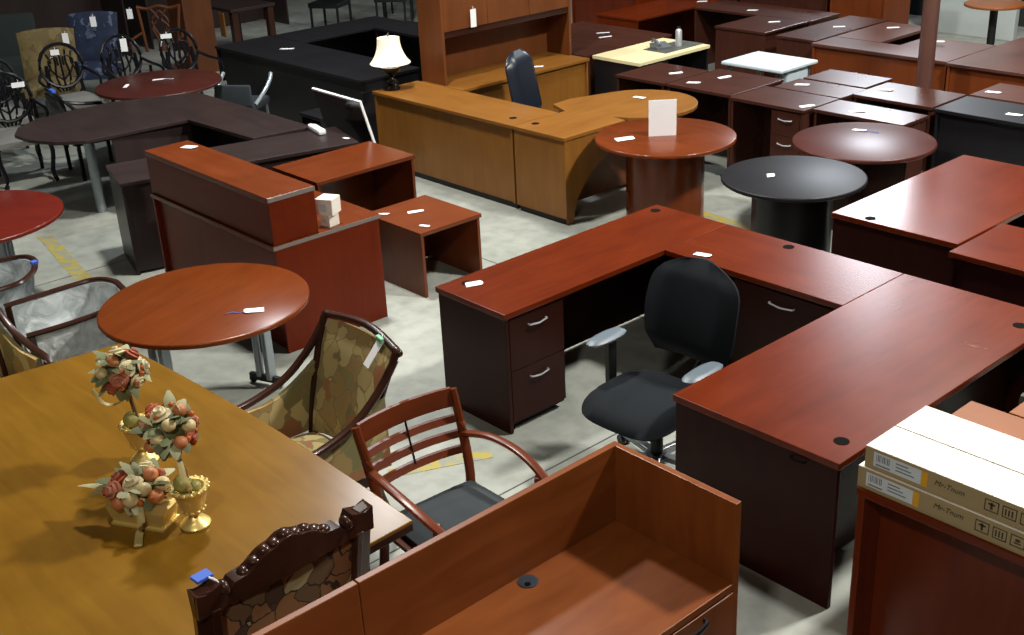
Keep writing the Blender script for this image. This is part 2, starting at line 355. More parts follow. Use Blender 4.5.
# ---------------------------------------------------------------- 1. dark-red mahogany U desk (centre)
cred = desk('credenza', 'long dark red mahogany credenza with two file drawers, left arm of the central U-shaped desk', 'desk', 0, .6, 0, 1.9, .75, 'mahogany', '+X', peds=[('L', .42, (1, 1))], grom=[(-.79, .2), (.85, .22)], th=.034, side='mahshaded')
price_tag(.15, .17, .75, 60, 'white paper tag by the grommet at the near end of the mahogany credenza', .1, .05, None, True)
br = desk('desk_bridge', 'red mahogany bridge top joining credenza and main desk behind the black office chair', 'desk', .602, 1.848, 1.3, 1.9, .75, 'mahogany', '-Y', end=(0, 0), peds=[(-.1, .68, (1,))], grom=[(-.1, .22)], th=.034, ov=.0, side='mahshaded')
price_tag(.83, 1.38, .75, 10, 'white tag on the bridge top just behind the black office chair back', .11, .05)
md = desk('executive_desk', 'large red mahogany desk with bare top, right arm of the central U-shaped desk', 'desk', 1.85, 2.75, -.07, 1.9, .75, 'mahogany', '-X', peds=[('R', .42, (1, 1, 2))], grom=[(.82, .35), (-.755, .34)], th=.034, mod_in=.2, side='mahshaded')
bm = bmn()
for (x, y, L, w_) in ((2.56, 1.27, .05, .006), (2.6, 1.3, .07, .009), (2.58, 1.34, .05, .006), (2.64, 1.31, .04, .004), (2.53, 1.31, .04, .005)): prism(bm, [(x-L/2-2.3, y-w_-.915), (x+L*.3-2.3, y-w_*.6-.915+.01), (x+L/2-2.3, y+w_-.915), (x-L*.2-2.3, y+w_*.8-.915-.004)], .7502, .7508)
sm = mk('scuff_mark', bm, plain('pale_scuff', '8a6a62', .7), md, 'pale scuff marks', False, True); sm.rotation_euler = (0, 0, R(90))
bm = bmn(); tube(bm, smooth_path([(-.035, 0, 0), (-.03, -.014, 0), (.03, -.014, 0), (.035, 0, 0)], 3), .005, 6); o = mk('latch', bm, M_hole, md); o.location = (1.0-.022, .25, .69); o.rotation_euler = (0, 0, R(90))

# ---------------------------------------------------------------- 2. foreground workstation
def workstation():
    t = empty('workstation', 'reddish wood reception workstation with tall back and end panels, dark grommet on its desk', 'desk', (2.34, -.97, 0))
    wk = 'workstation'; L = 1.2; H = 1.08
    bm = bmn(); box(bm, 0, .028, -L, 0, .0, H, .003); mk('back_panel', bm, W(wk, 'y'), t)
    bm = bmn(); box(bm, .028, .6, -.028, 0, .0, H, .003); mk('end_panel', bm, W(wk, 'z'), t)
    bm = bmn(); box(bm, .028, .6, -L, -.028, .72, .75, .003); mk('desktop', bm, W(wk, 'y'), t)
    bm = bmn(); box(bm, .06, .585, -.5, -.03, .03, .718, .002); pd = mk('pedestal', bm, W(wk, 'z'), t)
    z = .712
    for hh in (.3, .37):
        bm = bmn(); box(bm, .586, .602, -.498, -.03, z-hh, z, .003); mk('drawer', bm, W(wk, 'z'), pd)
        bm = bmn(); tube(bm, smooth_path([(.6, -.35, z-.03), (.622, -.34, z-.03), (.63, -.27, z-.034), (.622, -.2, z-.03), (.6, -.19, z-.03)], 4), .0075, 6, flat=1.5); mk('handle', bm, M_black, pd, 'black bow pull', True)
        z -= hh+.004
    bm = bmn(); lathe(bm, [(.038, .746), (.038, .7535), (.03, .7545), (.01, .7535)], .072, -.53, 24); g = mk('grommet', bm, plain('slate_grommet', '2c3640', .35), t, 'slate blue-grey plastic cable grommet', True)
    bm = bmn(); lathe(bm, [(.012, .754), (.012, .7555), (.004, .7555)], .085, -.545, 12); mk('cable_slot', bm, M_hole, g)
    bm = bmn(); box(bm, .0, .028, -2.5, -L-.004, 0, H, .003); 
    t2 = empty('workstation', 'second reddish wood workstation unit cut off by the bottom edge, behind the carved chair', 'desk', (2.34, -.97, 0)); mk('back_panel', bm, W(wk, 'y'), t2)
    bm = bmn(); box(bm, .028, .6, -2.5, -L-.004, .72, .75, .003); mk('desktop', bm, W(wk, 'y'), t2)
    bm = bmn(); box(bm, .028, .6, -2.5, -2.472, 0, .72, .003); mk('end_panel', bm, W(wk, 'z'), t2)
    for q in (t, t2): q['group'] = 'reddish wood workstation units in the foreground'
workstation()

# ---------------------------------------------------------------- 3. bookcase with boxes (lower right)
def bookcase():
    t = empty('bookcase', 'tall red-brown open bookcase at lower right carrying two cardboard cartons', 'bookcase', (3.15, -.58, 0))
    H = 1.05; wk = 'workstation'
    bm = bmn(); box(bm, -.005, 1.9, -.005, .42, H-.03, H, .003); mk('top', bm, W('mahogany', 'x'), t)
    for x in (0, 1.87):
        bm = bmn(); box(bm, x, x+.026, 0, .41, 0, H-.03, .002); mk('side_panel', bm, W('mahogany', 'z'), t)
    bm = bmn(); box(bm, .026, 1.87, .12, .14, 0, H-.03); mk('back_panel', bm, W('mahogany', 'z'), t)
    bm = bmn(); box(bm, .026, 1.87, .005, .12, .05, .075); mk('shelf', bm, W('mahogany', 'x'), t)
bookcase()
def carton(z, dx, dy, label):
    t = empty('cardboard_box', label, 'box', (3.15+dx, -.575+dy, z), 0, 'long flat cartons stacked on the bookcase')
    Lx, Ly, H = 1.7, .39, .083
    bm = bmn(); box(bm, 0, Lx, 0, Ly, 0, H, .004); mk('carton_body', bm, M_card, t)
    bm = bmn(); box(bm, .001, Lx-.001, .001, Ly-.001, H-.001, H+.0015, 0); mk('top_flap', bm, M_cardtop, t)
    bm = bmn(); box(bm, .002, Lx-.002, Ly*.47, Ly*.47+.004, H+.0014, H+.003); mk('flap_seam', bm, plain('seam_brown', '6a6256', .8), t)
    bm = bmn(); box(bm, .035, .215, -.0016, 0, .018, .072); lb = mk('shipping_label', bm, M_label, t)
    bm = bmn()
    for i in range(9): box(bm, .045+i*.006, .045+i*.006+(.003 if i % 3 else .0015), -.0022, -.0014, .04, .066)
    for i in range(3): box(bm, .12, .19-i*.012, -.0022, -.0014, .032+i*.013, .036+i*.013)
    box(bm, .045, .1, -.0022, -.0014, .024, .029); mk('label_print', bm, M_inkgrey, lb)
    bm = bmn(); box(bm, .2155, .238, -.0016, 0, .016, .072); mk('yellow_label', bm, M_yel, t)
    bm = bmn(); x = .44     # row of framed handling symbols
    for i in range(7):
        a = x+i*.06; b = a+.048; z0, z1 = .024, .066; q = .003
        for (p0, p1, p2, p3) in ((a, b, z0, z0+q), (a, b, z1-q, z1), (a, a+q, z0, z1), (b-q, b, z0, z1)): box(bm, p0, p1, -.001, .001, p2, p3)
        if i % 3 == 0: box(bm, a+.02, a+.028, -.001, .001, z0+.008, z1-.008); box(bm, a+.012, a+.036, -.001, .001, z1-.018, z1-.012)
        elif i % 3 == 1:
            for k in range(3): box(bm, a+.009+k*.011, a+.014+k*.011, -.001, .001, z0+.008, z1-.01)
        else: box(bm, a+.012, a+.036, -.001, .001, z0+.012, z0+.016); box(bm, a+.016, a+.032, -.001, .001, z0+.02, z1-.012)
    mk('handling_symbols', bm, M_ink, t)
    return t
c1 = carton(1.05, -.012, 0, 'lower of the two long cardboard cartons on the bookcase')
c2 = carton(1.05+.0865, .008, .004, 'upper cardboard carton with pale top and long centre seam, on top of the other')
def scribble(par, txt, x, z, size):
    cu = bpy.data.curves.new('handwriting', 'FONT'); cu.body = txt; cu.size = size; cu.extrude = .0004; cu.shear = .3
    o = bpy.data.objects.new('handwriting', cu); C.objects.link(o); o.parent = par; o.location = (x, -.0012, z); o.rotation_euler = (R(90), 0, 0); cu.materials.append(M_ink)
    me = bpy.data.meshes.new_from_object(o); m2 = bpy.data.objects.new('handwriting', me); C.objects.link(m2); m2.parent = par; m2.location = o.location; m2.rotation_euler = o.rotation_euler; bpy.data.objects.remove(o); m2.name = 'handwriting'
scribble(c2, 'Mr-Tnum', .262, .04, .028); scribble(c1, 'Mr-Tnum', .29, .042, .028)

# orange desks and grey seat behind bookcase
desk('side_desk', 'orange wood desk just behind the cardboard cartons', 'desk', 2.86, 3.9, .18, .79, .75, 'cafe', '+Y')
desk('side_desk', 'orange wood desk at the right edge, second one behind the cartons', 'desk', 3.03, 3.9, .8, 1.4, .75, 'cafe', '+Y')
def grey_panel_chair():
    t = empty('guest_chair', 'grey upholstered seat at right edge with a pale green tag, beyond the main desk', 'chair', (3.04, 1.7, 0), 0)
    bm = bmn(); box(bm, -.26, .3, -.26, .22, .36, .5, .03); mk('seat', bm, M_greyup, t, None, True)
    bm = bmn(); box(bm, -.26, .3, .16, .26, .4, .66, .035); mk('backrest', bm, M_greyup, t, None, True)
    for x in (-.27, .27):
        for y in (-.25, .2):
            bm = bmn(); bar(bm, (x, y, 0), (x, y, .37), .04, .04); mk('leg', bm, M_black, t)
grey_panel_chair()
t = empty('green_tag', 'pale green paper tag on the grey seat at the right edge', 'tag', (2.9, 1.55, .78)); bm = bmn(); prism(bm, [(-.02, -.04), (.03, -.05), (.035, .05), (.0, .06), (-.03, .02)], 0, .002); o = mk('card', bm, M_green, t); o.rotation_euler = (R(70), 0, R(20)); t.location = (2.87, 1.41, .44)

# ---------------------------------------------------------------- 4. conference table
def conference_table():
    t = empty('conference_table', 'large golden brown conference table with slightly bowed long edges, lower left', 'table', (.5, -2.25, 0))
    top = []
    for k in range(13):
        u = k/12; x = -.66+u*2.46; top.append((x-.5, -1.62+.07*u+.045*4*u*(1-u)+2.25))
    for k in range(13):
        u = 1-k/12; x = -.80+u*2.66; top.append((x-.5, -2.92-.07*u-.045*4*u*(1-u)+2.25))
    bm = bmn(); prism(bm, top[::-1], .734, .75, .004); mk('top', bm, W('gold', 'x'), t)
    bm = bmn(); prism(bm, [(x*.998, y*.998) for x, y in top][::-1], .70, .734, .003); mk('edge_band', bm, W('walnut', 'x'), t)
    inner = [(x*.93, y*.88) for x, y in top]
    bm = bmn(); prism(bm, inner[::-1], .655, .705, .003); mk('apron', bm, W('walnut', 'x'), t)
    for (x, y) in ((1.08, .56), (.72, -.66), (-.98, .42), (-1.05, -.5)):
        bm = bmn(); bar(bm, (x, y, 0), (x, y, .66), .075, .075, .008); mk('leg', bm, W('walnut', 'z'), t)
conference_table()

# ---------------------------------------------------------------- 5. flower topiaries
M_leaf = plain('silk_leaf', '6c7048', .7, var=.4); M_leafp = plain('silk_leaf_pale', 'a8a67c', .7, var=.3); M_fl = [plain('silk_rose_cream', 'd2c49a', .7, var=.3), plain('silk_rose_pink', 'b87458', .7, var=.3), plain('silk_rose_rust', 'a85030', .7, var=.3), plain('silk_pale', 'c4bc9c', .7, var=.3)]
M_berry = plain('orange_berry', 'b05a24', .4); M_ribbon = plain('gold_gauze_ribbon', 'b8a468', .45, var=.3)
M_fruit1 = plain('faux_pear', 'd0bc86', .45, var=.25); M_fruit2 = plain('faux_peach', 'c07848', .5, var=.3)
def rose_bm(c, r, d):
    bm = bmn(); q = Vector(d).to_track_quat('Z', 'Y').to_matrix().to_4x4(); T = Matrix.Translation(c) @ q
    for k, (rr, h, n) in enumerate(((r, .1, 12), (r*.72, .45, 10), (r*.42, .7, 8))):
        v0 = []
        for i in range(n):
            a = 2*pi*i/n+k*.4; w_ = 1+.13*sin(3*a+k)
            v0.append((bm.verts.new(T @ Vector((rr*.5*cos(a), rr*.5*sin(a), -r*.35))), bm.verts.new(T @ Vector((rr*w_*cos(a), rr*w_*sin(a), r*h))), bm.verts.new(T @ Vector((rr*.8*cos(a), rr*.8*sin(a), r*(h+.12))))))
        cc = bm.verts.new(T @ Vector((0, 0, r*(h-.12)))); c0 = bm.verts.new(T @ Vector((0, 0, -r*.4)))
        for i in range(n):
            a, b = v0[i], v0[(i+1) % n]
            bm.faces.new((a[0], b[0], b[1], a[1])); bm.faces.new((a[1], b[1], b[2], a[2])); bm.faces.new((a[2], b[2], cc)); bm.faces.new((b[0], a[0], c0))
    return bm
def leaf(bm, p, d, L, wd):
    d = Vector(d).normalized(); s = d.cross(Vector((.3, .2, 1))).normalized(); u = s.cross(d)
    prev = None
    for k in range(6):
        f = k/5; ww = wd*sin(pi*min(.98, f*.9+.05))+.001; c = Vector(p)+d*(L*f)-u*(L*.35*f*f)
        row = [bm.verts.new(c-s*ww), bm.verts.new(c+u*ww*.35), bm.verts.new(c+s*ww)]
        if prev: bm.faces.new((prev[0], prev[1], row[1], row[0])); bm.faces.new((prev[1], prev[2], row[2], row[1]))
        prev = row
def urn_prof(s=1): return [(.055*s, 0), (.058*s, .008*s), (.05*s, .018*s), (.03*s, .03*s), (.02*s, .045*s), (.024*s, .055*s), (.04*s, .065*s), (.043*s, .075*s), (.05*s, .10*s), (.058*s, .13*s), (.066*s, .155*s), (.074*s, .162*s), (.072*s, .17*s), (.055*s, .168*s), (.04*s, .15*s)]
def cluster(t, c, r, nf, nl, nb, squash=1.0, seed=1):
    rd = random.Random(seed); c = Vector(c)
    def dirn():
        while True:
            v = Vector((rd.uniform(-1, 1), rd.uniform(-1, 1), rd.uniform(-1, 1)))
            if .2 < v.length < 1: return v.normalized()
    bm = bmn(); bmb = bmn()
    for k in range(nl):
        d = dirn(); leaf(bm if k % 3 else bmb, c+Vector((d.x*r*.55, d.y*r*.55, d.z*r*.55*squash)), (d+dirn()*.5), r*rd.uniform(.45, .75), r*.2)
    ball(bm, c, r*.6, 1, 1, squash)
    mk('foliage', bm, M_leaf, t, 'olive silk leaves', True, True); mk('foliage', bmb, M_leafp, t, 'pale green silk leaves', True, True)
    for k in range(nf):
        z = 1-2*(k+.5)/nf; a = k*2.4+seed; q = math.sqrt(1-z*z); d = Vector((q*cos(a), q*sin(a), z))
        p = c+Vector((d.x*r*.72, d.y*r*.72, d.z*r*.72*squash))
        if k % 5 in (1, 3):
            fb = bmn(); ball(fb, p+d*r*.08, r*.24, 1, 1, .9); mk('fruit', fb, [M_fruit1, M_fruit2][k % 2 if k % 3 else 0], t, None, True); continue
        mk('flower', rose_bm(p, r*rd.uniform(.3, .4), d), M_fl[k % 4], t, None, True)
    for k in range(nb):
        d = dirn(); bm = bmn(); ball(bm, c+Vector((d.x, d.y, d.z*squash))*r*.85, r*.12, sub=1); mk('berry', bm, M_berry, t, None, True)
def ribbon(t, pts, w=.012, flat=.25):
    bm = bmn(); tube(bm, smooth_path(pts, 5), w, 6, flat=flat); mk('ribbon', bm, M_ribbon, t, None, True)
def topiary(x, y, s, label, bh, rb, lean, seed):
    t = empty('flower_topiary', label, 'flower arrangement', (x, y, .75), 0, 'gilt-urn flower topiaries on the conference table')
    bm = bmn(); lathe(bm, urn_prof(s), 0, 0, 24)
    for k in range(16): a = 2*pi*k/16; ball(bm, (.071*s*cos(a), .071*s*sin(a), .166*s), .0085*s, sub=1)
    for k in range(12): a = 2*pi*k/12; ball(bm, (.043*s*cos(a), .043*s*sin(a), .074*s), .008*s, sub=1)
    mk('urn', bm, M_gold, t, None, True)
    bm = bmn(); tube(bm, smooth_path([(0, 0, .15*s), (lean[0]*.3, lean[1]*.3, bh*.6), (lean[0], lean[1], bh)], 5), .008, 7); tube(bm, smooth_path([(.01, 0, .15*s), (lean[0]*.3+.02, lean[1]*.3, bh*.6), (lean[0], lean[1], bh)], 5), .006, 7); mk('stem', bm, plain('twig', '7a5a34', .8), t, None, True)
    bm = bmn(); ball(bm, (-.01, -.02, .185*s), .036*s, sub=2); ball(bm, (.035, .01, .18*s), .022*s, sub=2); mk('green_apple', bm, plain('faux_apple', '9a9450', .4), t, None, True)
    cluster(t, (lean[0], lean[1], bh), rb, 18, 40, 18, .88, seed)
    return t
tA = topiary(.58, -2.08, 1.1, 'rear flower topiary in a gilt urn on the conference table', .435, .115, (-.02, -.02), 3)
ribbon(tA, [(.02, -.02, .33), (-.05, -.06, .28), (-.09, -.1, .29), (-.12, -.12, .35)])
tB = topiary(1.20, -2.17, 1.05, 'nearer flower topiary in a gilt urn on the conference table, at right of the planter', .40, .12, (-.09, -.0), 5)
ribbon(tB, [(0, -.02, .3), (.04, -.03, .25), (.05, -.02, .2), (.03, -.02, .15)])
tP = empty('fruit_planter', 'low gilt rectangular planter heaped with silk flowers and fruit, ribbon trailing in front', 'flower arrangement', (1.03, -2.30, .75), 30)
bm = bmn(); prism(bm, [(-.11, -.05), (.11, -.05), (.11, .05), (-.11, .05)], .012, .085)
for v in bm.verts:
    if v.co.z > .05: v.co.x *= 1.18; v.co.y *= 1.25
box(bm, -.12, .12, -.06, .06, 0, .014, .004); mk('planter_box', bm, M_gold, tP)
cluster(tP, (-.03, .03, .135), .135, 20, 26, 16, .36, 11)
bm = bmn(); leaf(bm, (-.1, -.02, .13), (-1, .1, .35), .17, .025); leaf(bm, (-.12, 0, .12), (-1, -.2, .1), .12, .02); mk('trailing_leaf', bm, M_leafp, tP, None, True)
ribbon(tP, [(.03, -.06, .12), (.05, -.09, .06), (.04, -.1, .015), (.08, -.17, .008)], .016)

# ---------------------------------------------------------------- 6. chairs
def floral_armchair(loc, rz, label, mat=FLORAL, wk='walnut', group=None):
    t = empty('armchair', label, 'chair', loc, rz, group)
    def back(u, v, th):
        x = (u-.5)*(.50+.06*v); z = .43+.55*v; y = .20+.13*v+.05*v*v+.05*(1-(2*u-1)**2)
        e = min(1, 6*min(u, 1-u)+.25)*min(1, 6*min(v, 1-v)+.25)
        return Vector((x, y-th*e, z)), Vector((x, y+th*.6*e, z))
    bm = bmn(); pad(bm, 10, 12, back, .032); mk('backrest', bm, mat, t, None, True)
    def seat(u, v, th):
        x = (u-.5)*(.56-.06*v); y = -.27+.50*v; e = min(1, 5*min(u, 1-u)+.2)*min(1, 5*min(v, 1-v)+.2)
        return Vector((x, y, .40+th*e)), Vector((x, y, .37))
    bm = bmn(); pad(bm, 8, 8, seat, .08); mk('seat', bm, mat, t, None, True)
    bm = bmn()   # frame round the back
    pts = [(-.26, .2, .40), (-.27, .24, .60), (-.285, .30, .80), (-.31, .375, .98), (-.27, .395, 1.0), (0, .43, 1.02), (.27, .395, 1.0), (.31, .375, .98), (.285, .30, .80), (.27, .24, .60), (.26, .2, .40)]
    tube(bm, smooth_path(pts, 4), .022, 8, flat=.8)
    for s in (-1, 1): ball(bm, (s*.315, .39, .99), .028, 1, .7, .8)
    mk('back_frame', bm, W(wk, 'z'), t, None, True)
    for s in (-1, 1):
        bm = bmn(); tube(bm, smooth_path([(s*.312, .37, .96), (s*.315, .27, .84), (s*.32, .12, .725), (s*.325, -.06, .665), (s*.325, -.22, .645), (s*.32, -.29, .62)], 5), [.016]*4+[.024]*17+[.026]*5 if False else .023, 8, flat=.75); mk('armrest', bm, W(wk, 'y'), t, None, True)
        def side(u, v, th, s=s):
            y = -.2+.50*u; z0 = .42; z1 = .64+.30*max(0, u-.35)**1.5; z = z0+(z1-z0)*v; return Vector((s*(.29+.015), y, z)), Vector((s*(.29-.015), y, z))
        bm = bmn(); pad(bm, 6, 3, side, 0); mk('side_panel', bm, mat, t, None, True)
        bm = bmn(); tube(bm, smooth_path([(s*.31, -.27, .64), (s*.30, -.24, .54), (s*.285, -.26, .42)], 4), .018, 8); mk('arm_post', bm, W(wk, 'z'), t, None, True)
        bm = bmn(); tube(bm, smooth_path([(s*.28, -.25, .42), (s*.29, -.27, .3), (s*.27, -.265, .12), (s*.275, -.28, 0)], 4), [.03, .03, .028, .027, .025, .023, .021, .02, .018, .017, .017, .018, .02], 8); mk('leg', bm, W(wk, 'z'), t, None, True)
        bm = bmn(); tube(bm, smooth_path([(s*.26, .22, .42), (s*.265, .25, .25), (s*.27, .33, 0)], 4), .021, 8); mk('leg', bm, W(wk, 'z'), t, None, True)
    bm = bmn(); box(bm, -.28, .28, -.28, -.25, .34, .41, .006); box(bm, -.28, -.255, -.26, .22, .34, .40, .004); box(bm, .255, .28, -.26, .22, .34, .40, .004); mk('seat_rail', bm, W(wk, 'x'), t)
    return t
fa = floral_armchair((.63, -1.34, 0), -2, 'high-backed armchair in autumn leaf tapestry with dark carved arms, right of the conference table')
t = hang_tag((.86, -.985, 1.03), -38, -14, 'white tag with green clip on the top corner of the leaf tapestry armchair', .06, .14)
bm = bmn(); box(bm, -.03, .03, -.012, .006, -.005, .02, .002); mk('clip', bm, M_green, t, 'pale green clip')
lp = floral_armchair((-1.22, -2.24, 0), 96, 'tapestry armchair with wine-red rail at the far end of the conference table, left edge', FLORAL, 'walnut')
hang_tag((-1.5, -2.02, .97), -8, 90, 'large white tag on the tapestry armchair cut off by the left edge', .06, .11)

def slat_chair():
    t = empty('slat_back_chair', 'red cherry wood armchair with horizontal slat back and grey cushion seat, beside the foreground workstation', 'chair', (1.515, -1.12, 0), 87)
    wk = 'chairred'
    for s in (-1, 1):
        bm = bmn(); tube(bm, smooth_path([(s*.235, .30, 0), (s*.24, .24, .25), (s*.245, .22, .44), (s*.255, .27, .64), (s*.262, .34, .84)], 4), .02, 8, flat=1.25); mk('leg', bm, W(wk, 'z'), t, None, True)
        bm = bmn(); bar(bm, (s*.26, -.26, 0), (s*.27, -.25, .63), .032, .032); mk('leg', bm, W(wk, 'z'), t)
        bm = bmn(); tube(bm, smooth_path([(s*.25, .27, .64), (s*.285, .12, .672), (s*.30, -.05, .675), (s*.295, -.2, .65), (s*.28, -.31, .615)], 5), .024, 8, flat=.55); mk('armrest', bm, W(wk, 'y'), t, None, True)
        bm = bmn(); bar(bm, (s*.245, .22, .38), (s*.262, -.25, .38), .022, .05); mk('side_rail', bm, W(wk, 'y'), t)
    def rail(z0, z1, y, bow):
        def f(u, v, th): x = (u-.5)*.5; yy = y+(v)*.02+bow*(1-(2*u-1)**2); return Vector((x, yy-.009, z0+(z1-z0)*v)), Vector((x, yy+.009, z0+(z1-z0)*v))
        bm = bmn(); pad(bm, 8, 1, f, 0); return bm
    mk('top_rail', rail(.765, .85, .322, .035), W(wk, 'x'), t, None, True)
    for z, y in ((.69, .303), (.62, .28), (.55, .255)): mk('slat', rail(z, z+.026, y, .035), W(wk, 'x'), t, None, True)
    bm = bmn(); tube(bm, [(0, .293, .55), (0, .352, .77)], .005, 6); mk('spindle', bm, M_black, t)
    bm = bmn(); box(bm, -.24, .24, -.26, -.235, .36, .41, .004); box(bm, -.24, .24, .2, .225, .36, .41, .004); mk('seat_rail', bm, W(wk, 'x'), t)
    def seat(u, v, th):
        x = (u-.5)*(.52-.05*v); y = -.28+.49*v; e = min(1, 5*min(u, 1-u)+.1)*min(1, 5*min(v, 1-v)+.1); return Vector((x, y, .42+th*e)), Vector((x, y, .405))
    bm = bmn(); pad(bm, 10, 10, seat, .055); mk('seat', bm, M_greycush, t, 'charcoal grey cushion', True)
slat_chair()

def carved_chair():
    t = empty('carved_chair', 'carved dark wood dining chair seen from behind at the near end of the conference table', 'chair', (1.72, -2.24, 0), -88)
    wk = 'walnut'   # back at +y local
    W2 = .32
    def outline(z, e=0): return .20+.16*(z-.45)
    for s in (-1, 1):
        bm = bmn(); bar(bm, (s*(W2-.02), .20, .40), (s*W2, .20+.16*.65, 1.08), .06, .045, .005)
        mk('back_post', bm, W(wk, 'z'), t)
    # crest: scalloped board
    N = 40; bm = bmn(); fr = []; 
    def crest(u):
        a = abs(2*u-1); z = 1.055
        if a < .62: z += .075*(cos(a/.62*pi)+1)/2+.012*abs(cos(a*11))
        elif a < .72: z += -.012
        else: z += .028+.008*cos((a-.72)*18)
        return z
    rows = []
    for i in range(N+1):
        u = i/N; x = (u-.5)*(2*W2+.06); z = crest(u); y = .20+.16*(z-.45); rows.append([bm.verts.new((x, y-.028, z)), bm.verts.new((x, y+.03, z-.004)), bm.verts.new((x, y+.022, .985)), bm.verts.new((x, y-.02, .985))])
    for a, b in zip(rows, rows[1:]):
        for k in range(4): bm.faces.new((a[k], a[(k+1) % 4], b[(k+1) % 4], b[k]))
    bm.faces.new(rows[0]); bm.faces.new(rows[-1][::-1])
    for k in range(9):
        a = -.16+k*.04; z = crest(.5+a/.7); ball(bm, (a, .20+.16*(z-.45), z-.006), .019, 1.3, 1.4, .7 if k % 2 else .95)
    for s in (-1, 1): ball(bm, (s*.245, .31, 1.055), .024, .8, 1.4, 1.1)
    mk('crest_rail', bm, W(wk, 'x'), t, 'shell-carved crest rail', True)
    def panel(u, v, th): x = (u-.5)*(.545+.02*v); z = .5+.50*v; y = .20+.16*(z-.45); e = min(1, 8*min(u, 1-u))*min(1, 8*min(v, 1-v)); return Vector((x, y-.02-.01*e, z)), Vector((x, y+.014+.01*e, z))
    bm = bmn(); pad(bm, 10, 10, panel, 0); mk('back_panel', bm, FLORALD, t, None, True)
    bm = bmn()
    for s in (-1, 1): bar(bm, (s*(W2-.048), .215, .5), (s*(W2-.035), .305, 1.0), .03, .05, .004)
    box(bm, -W2, W2, .19, .24, .44, .52, .005); mk('inner_frame', bm, W(wk, 'z'), t)
    def seat(u, v, th): e = min(1, 5*min(u, 1-u)+.1)*min(1, 5*min(v, 1-v)+.1); return Vector(((u-.5)*.6, -.3+.5*v, .43+.06*e)), Vector(((u-.5)*.6, -.3+.5*v, .40))
    bm = bmn(); pad(bm, 8, 8, seat, 0); mk('seat', bm, FLORALD, t, None, True)
    for s in (-1, 1):
        bm = bmn(); bar(bm, (s*.29, .27, 0), (s*.295, .2, .42), .045, .045, .005); mk('leg', bm, W(wk, 'z'), t)
        bm = bmn(); tube(bm, smooth_path([(s*.27, -.27, .42), (s*.29, -.3, .3), (s*.26, -.27, .1), (s*.28, -.3, 0)], 4), .026, 8); mk('leg', bm, W(wk, 'z'), t, None, True)
    return t
carved_chair()
t = empty('price_tag', 'white string tag with blue ribbon on the corner of the carved chair back', 'tag', (1.985, -2.525, 1.10), -86, 'price tags hanging on chairs')
bm = bmn(); box(bm, -.03, .03, .0, .045, .0, .012, .002); mk('ribbon', bm, M_blue, t, 'blue ribbon bow'); bm = bmn(); tube(bm, smooth_path([(-.01, .045, .008), (-.035, .055, -.02), (-.045, .052, -.08), (-.035, .05, -.13)], 4), .004, 6); mk('string', bm, M_white, t, None, True)

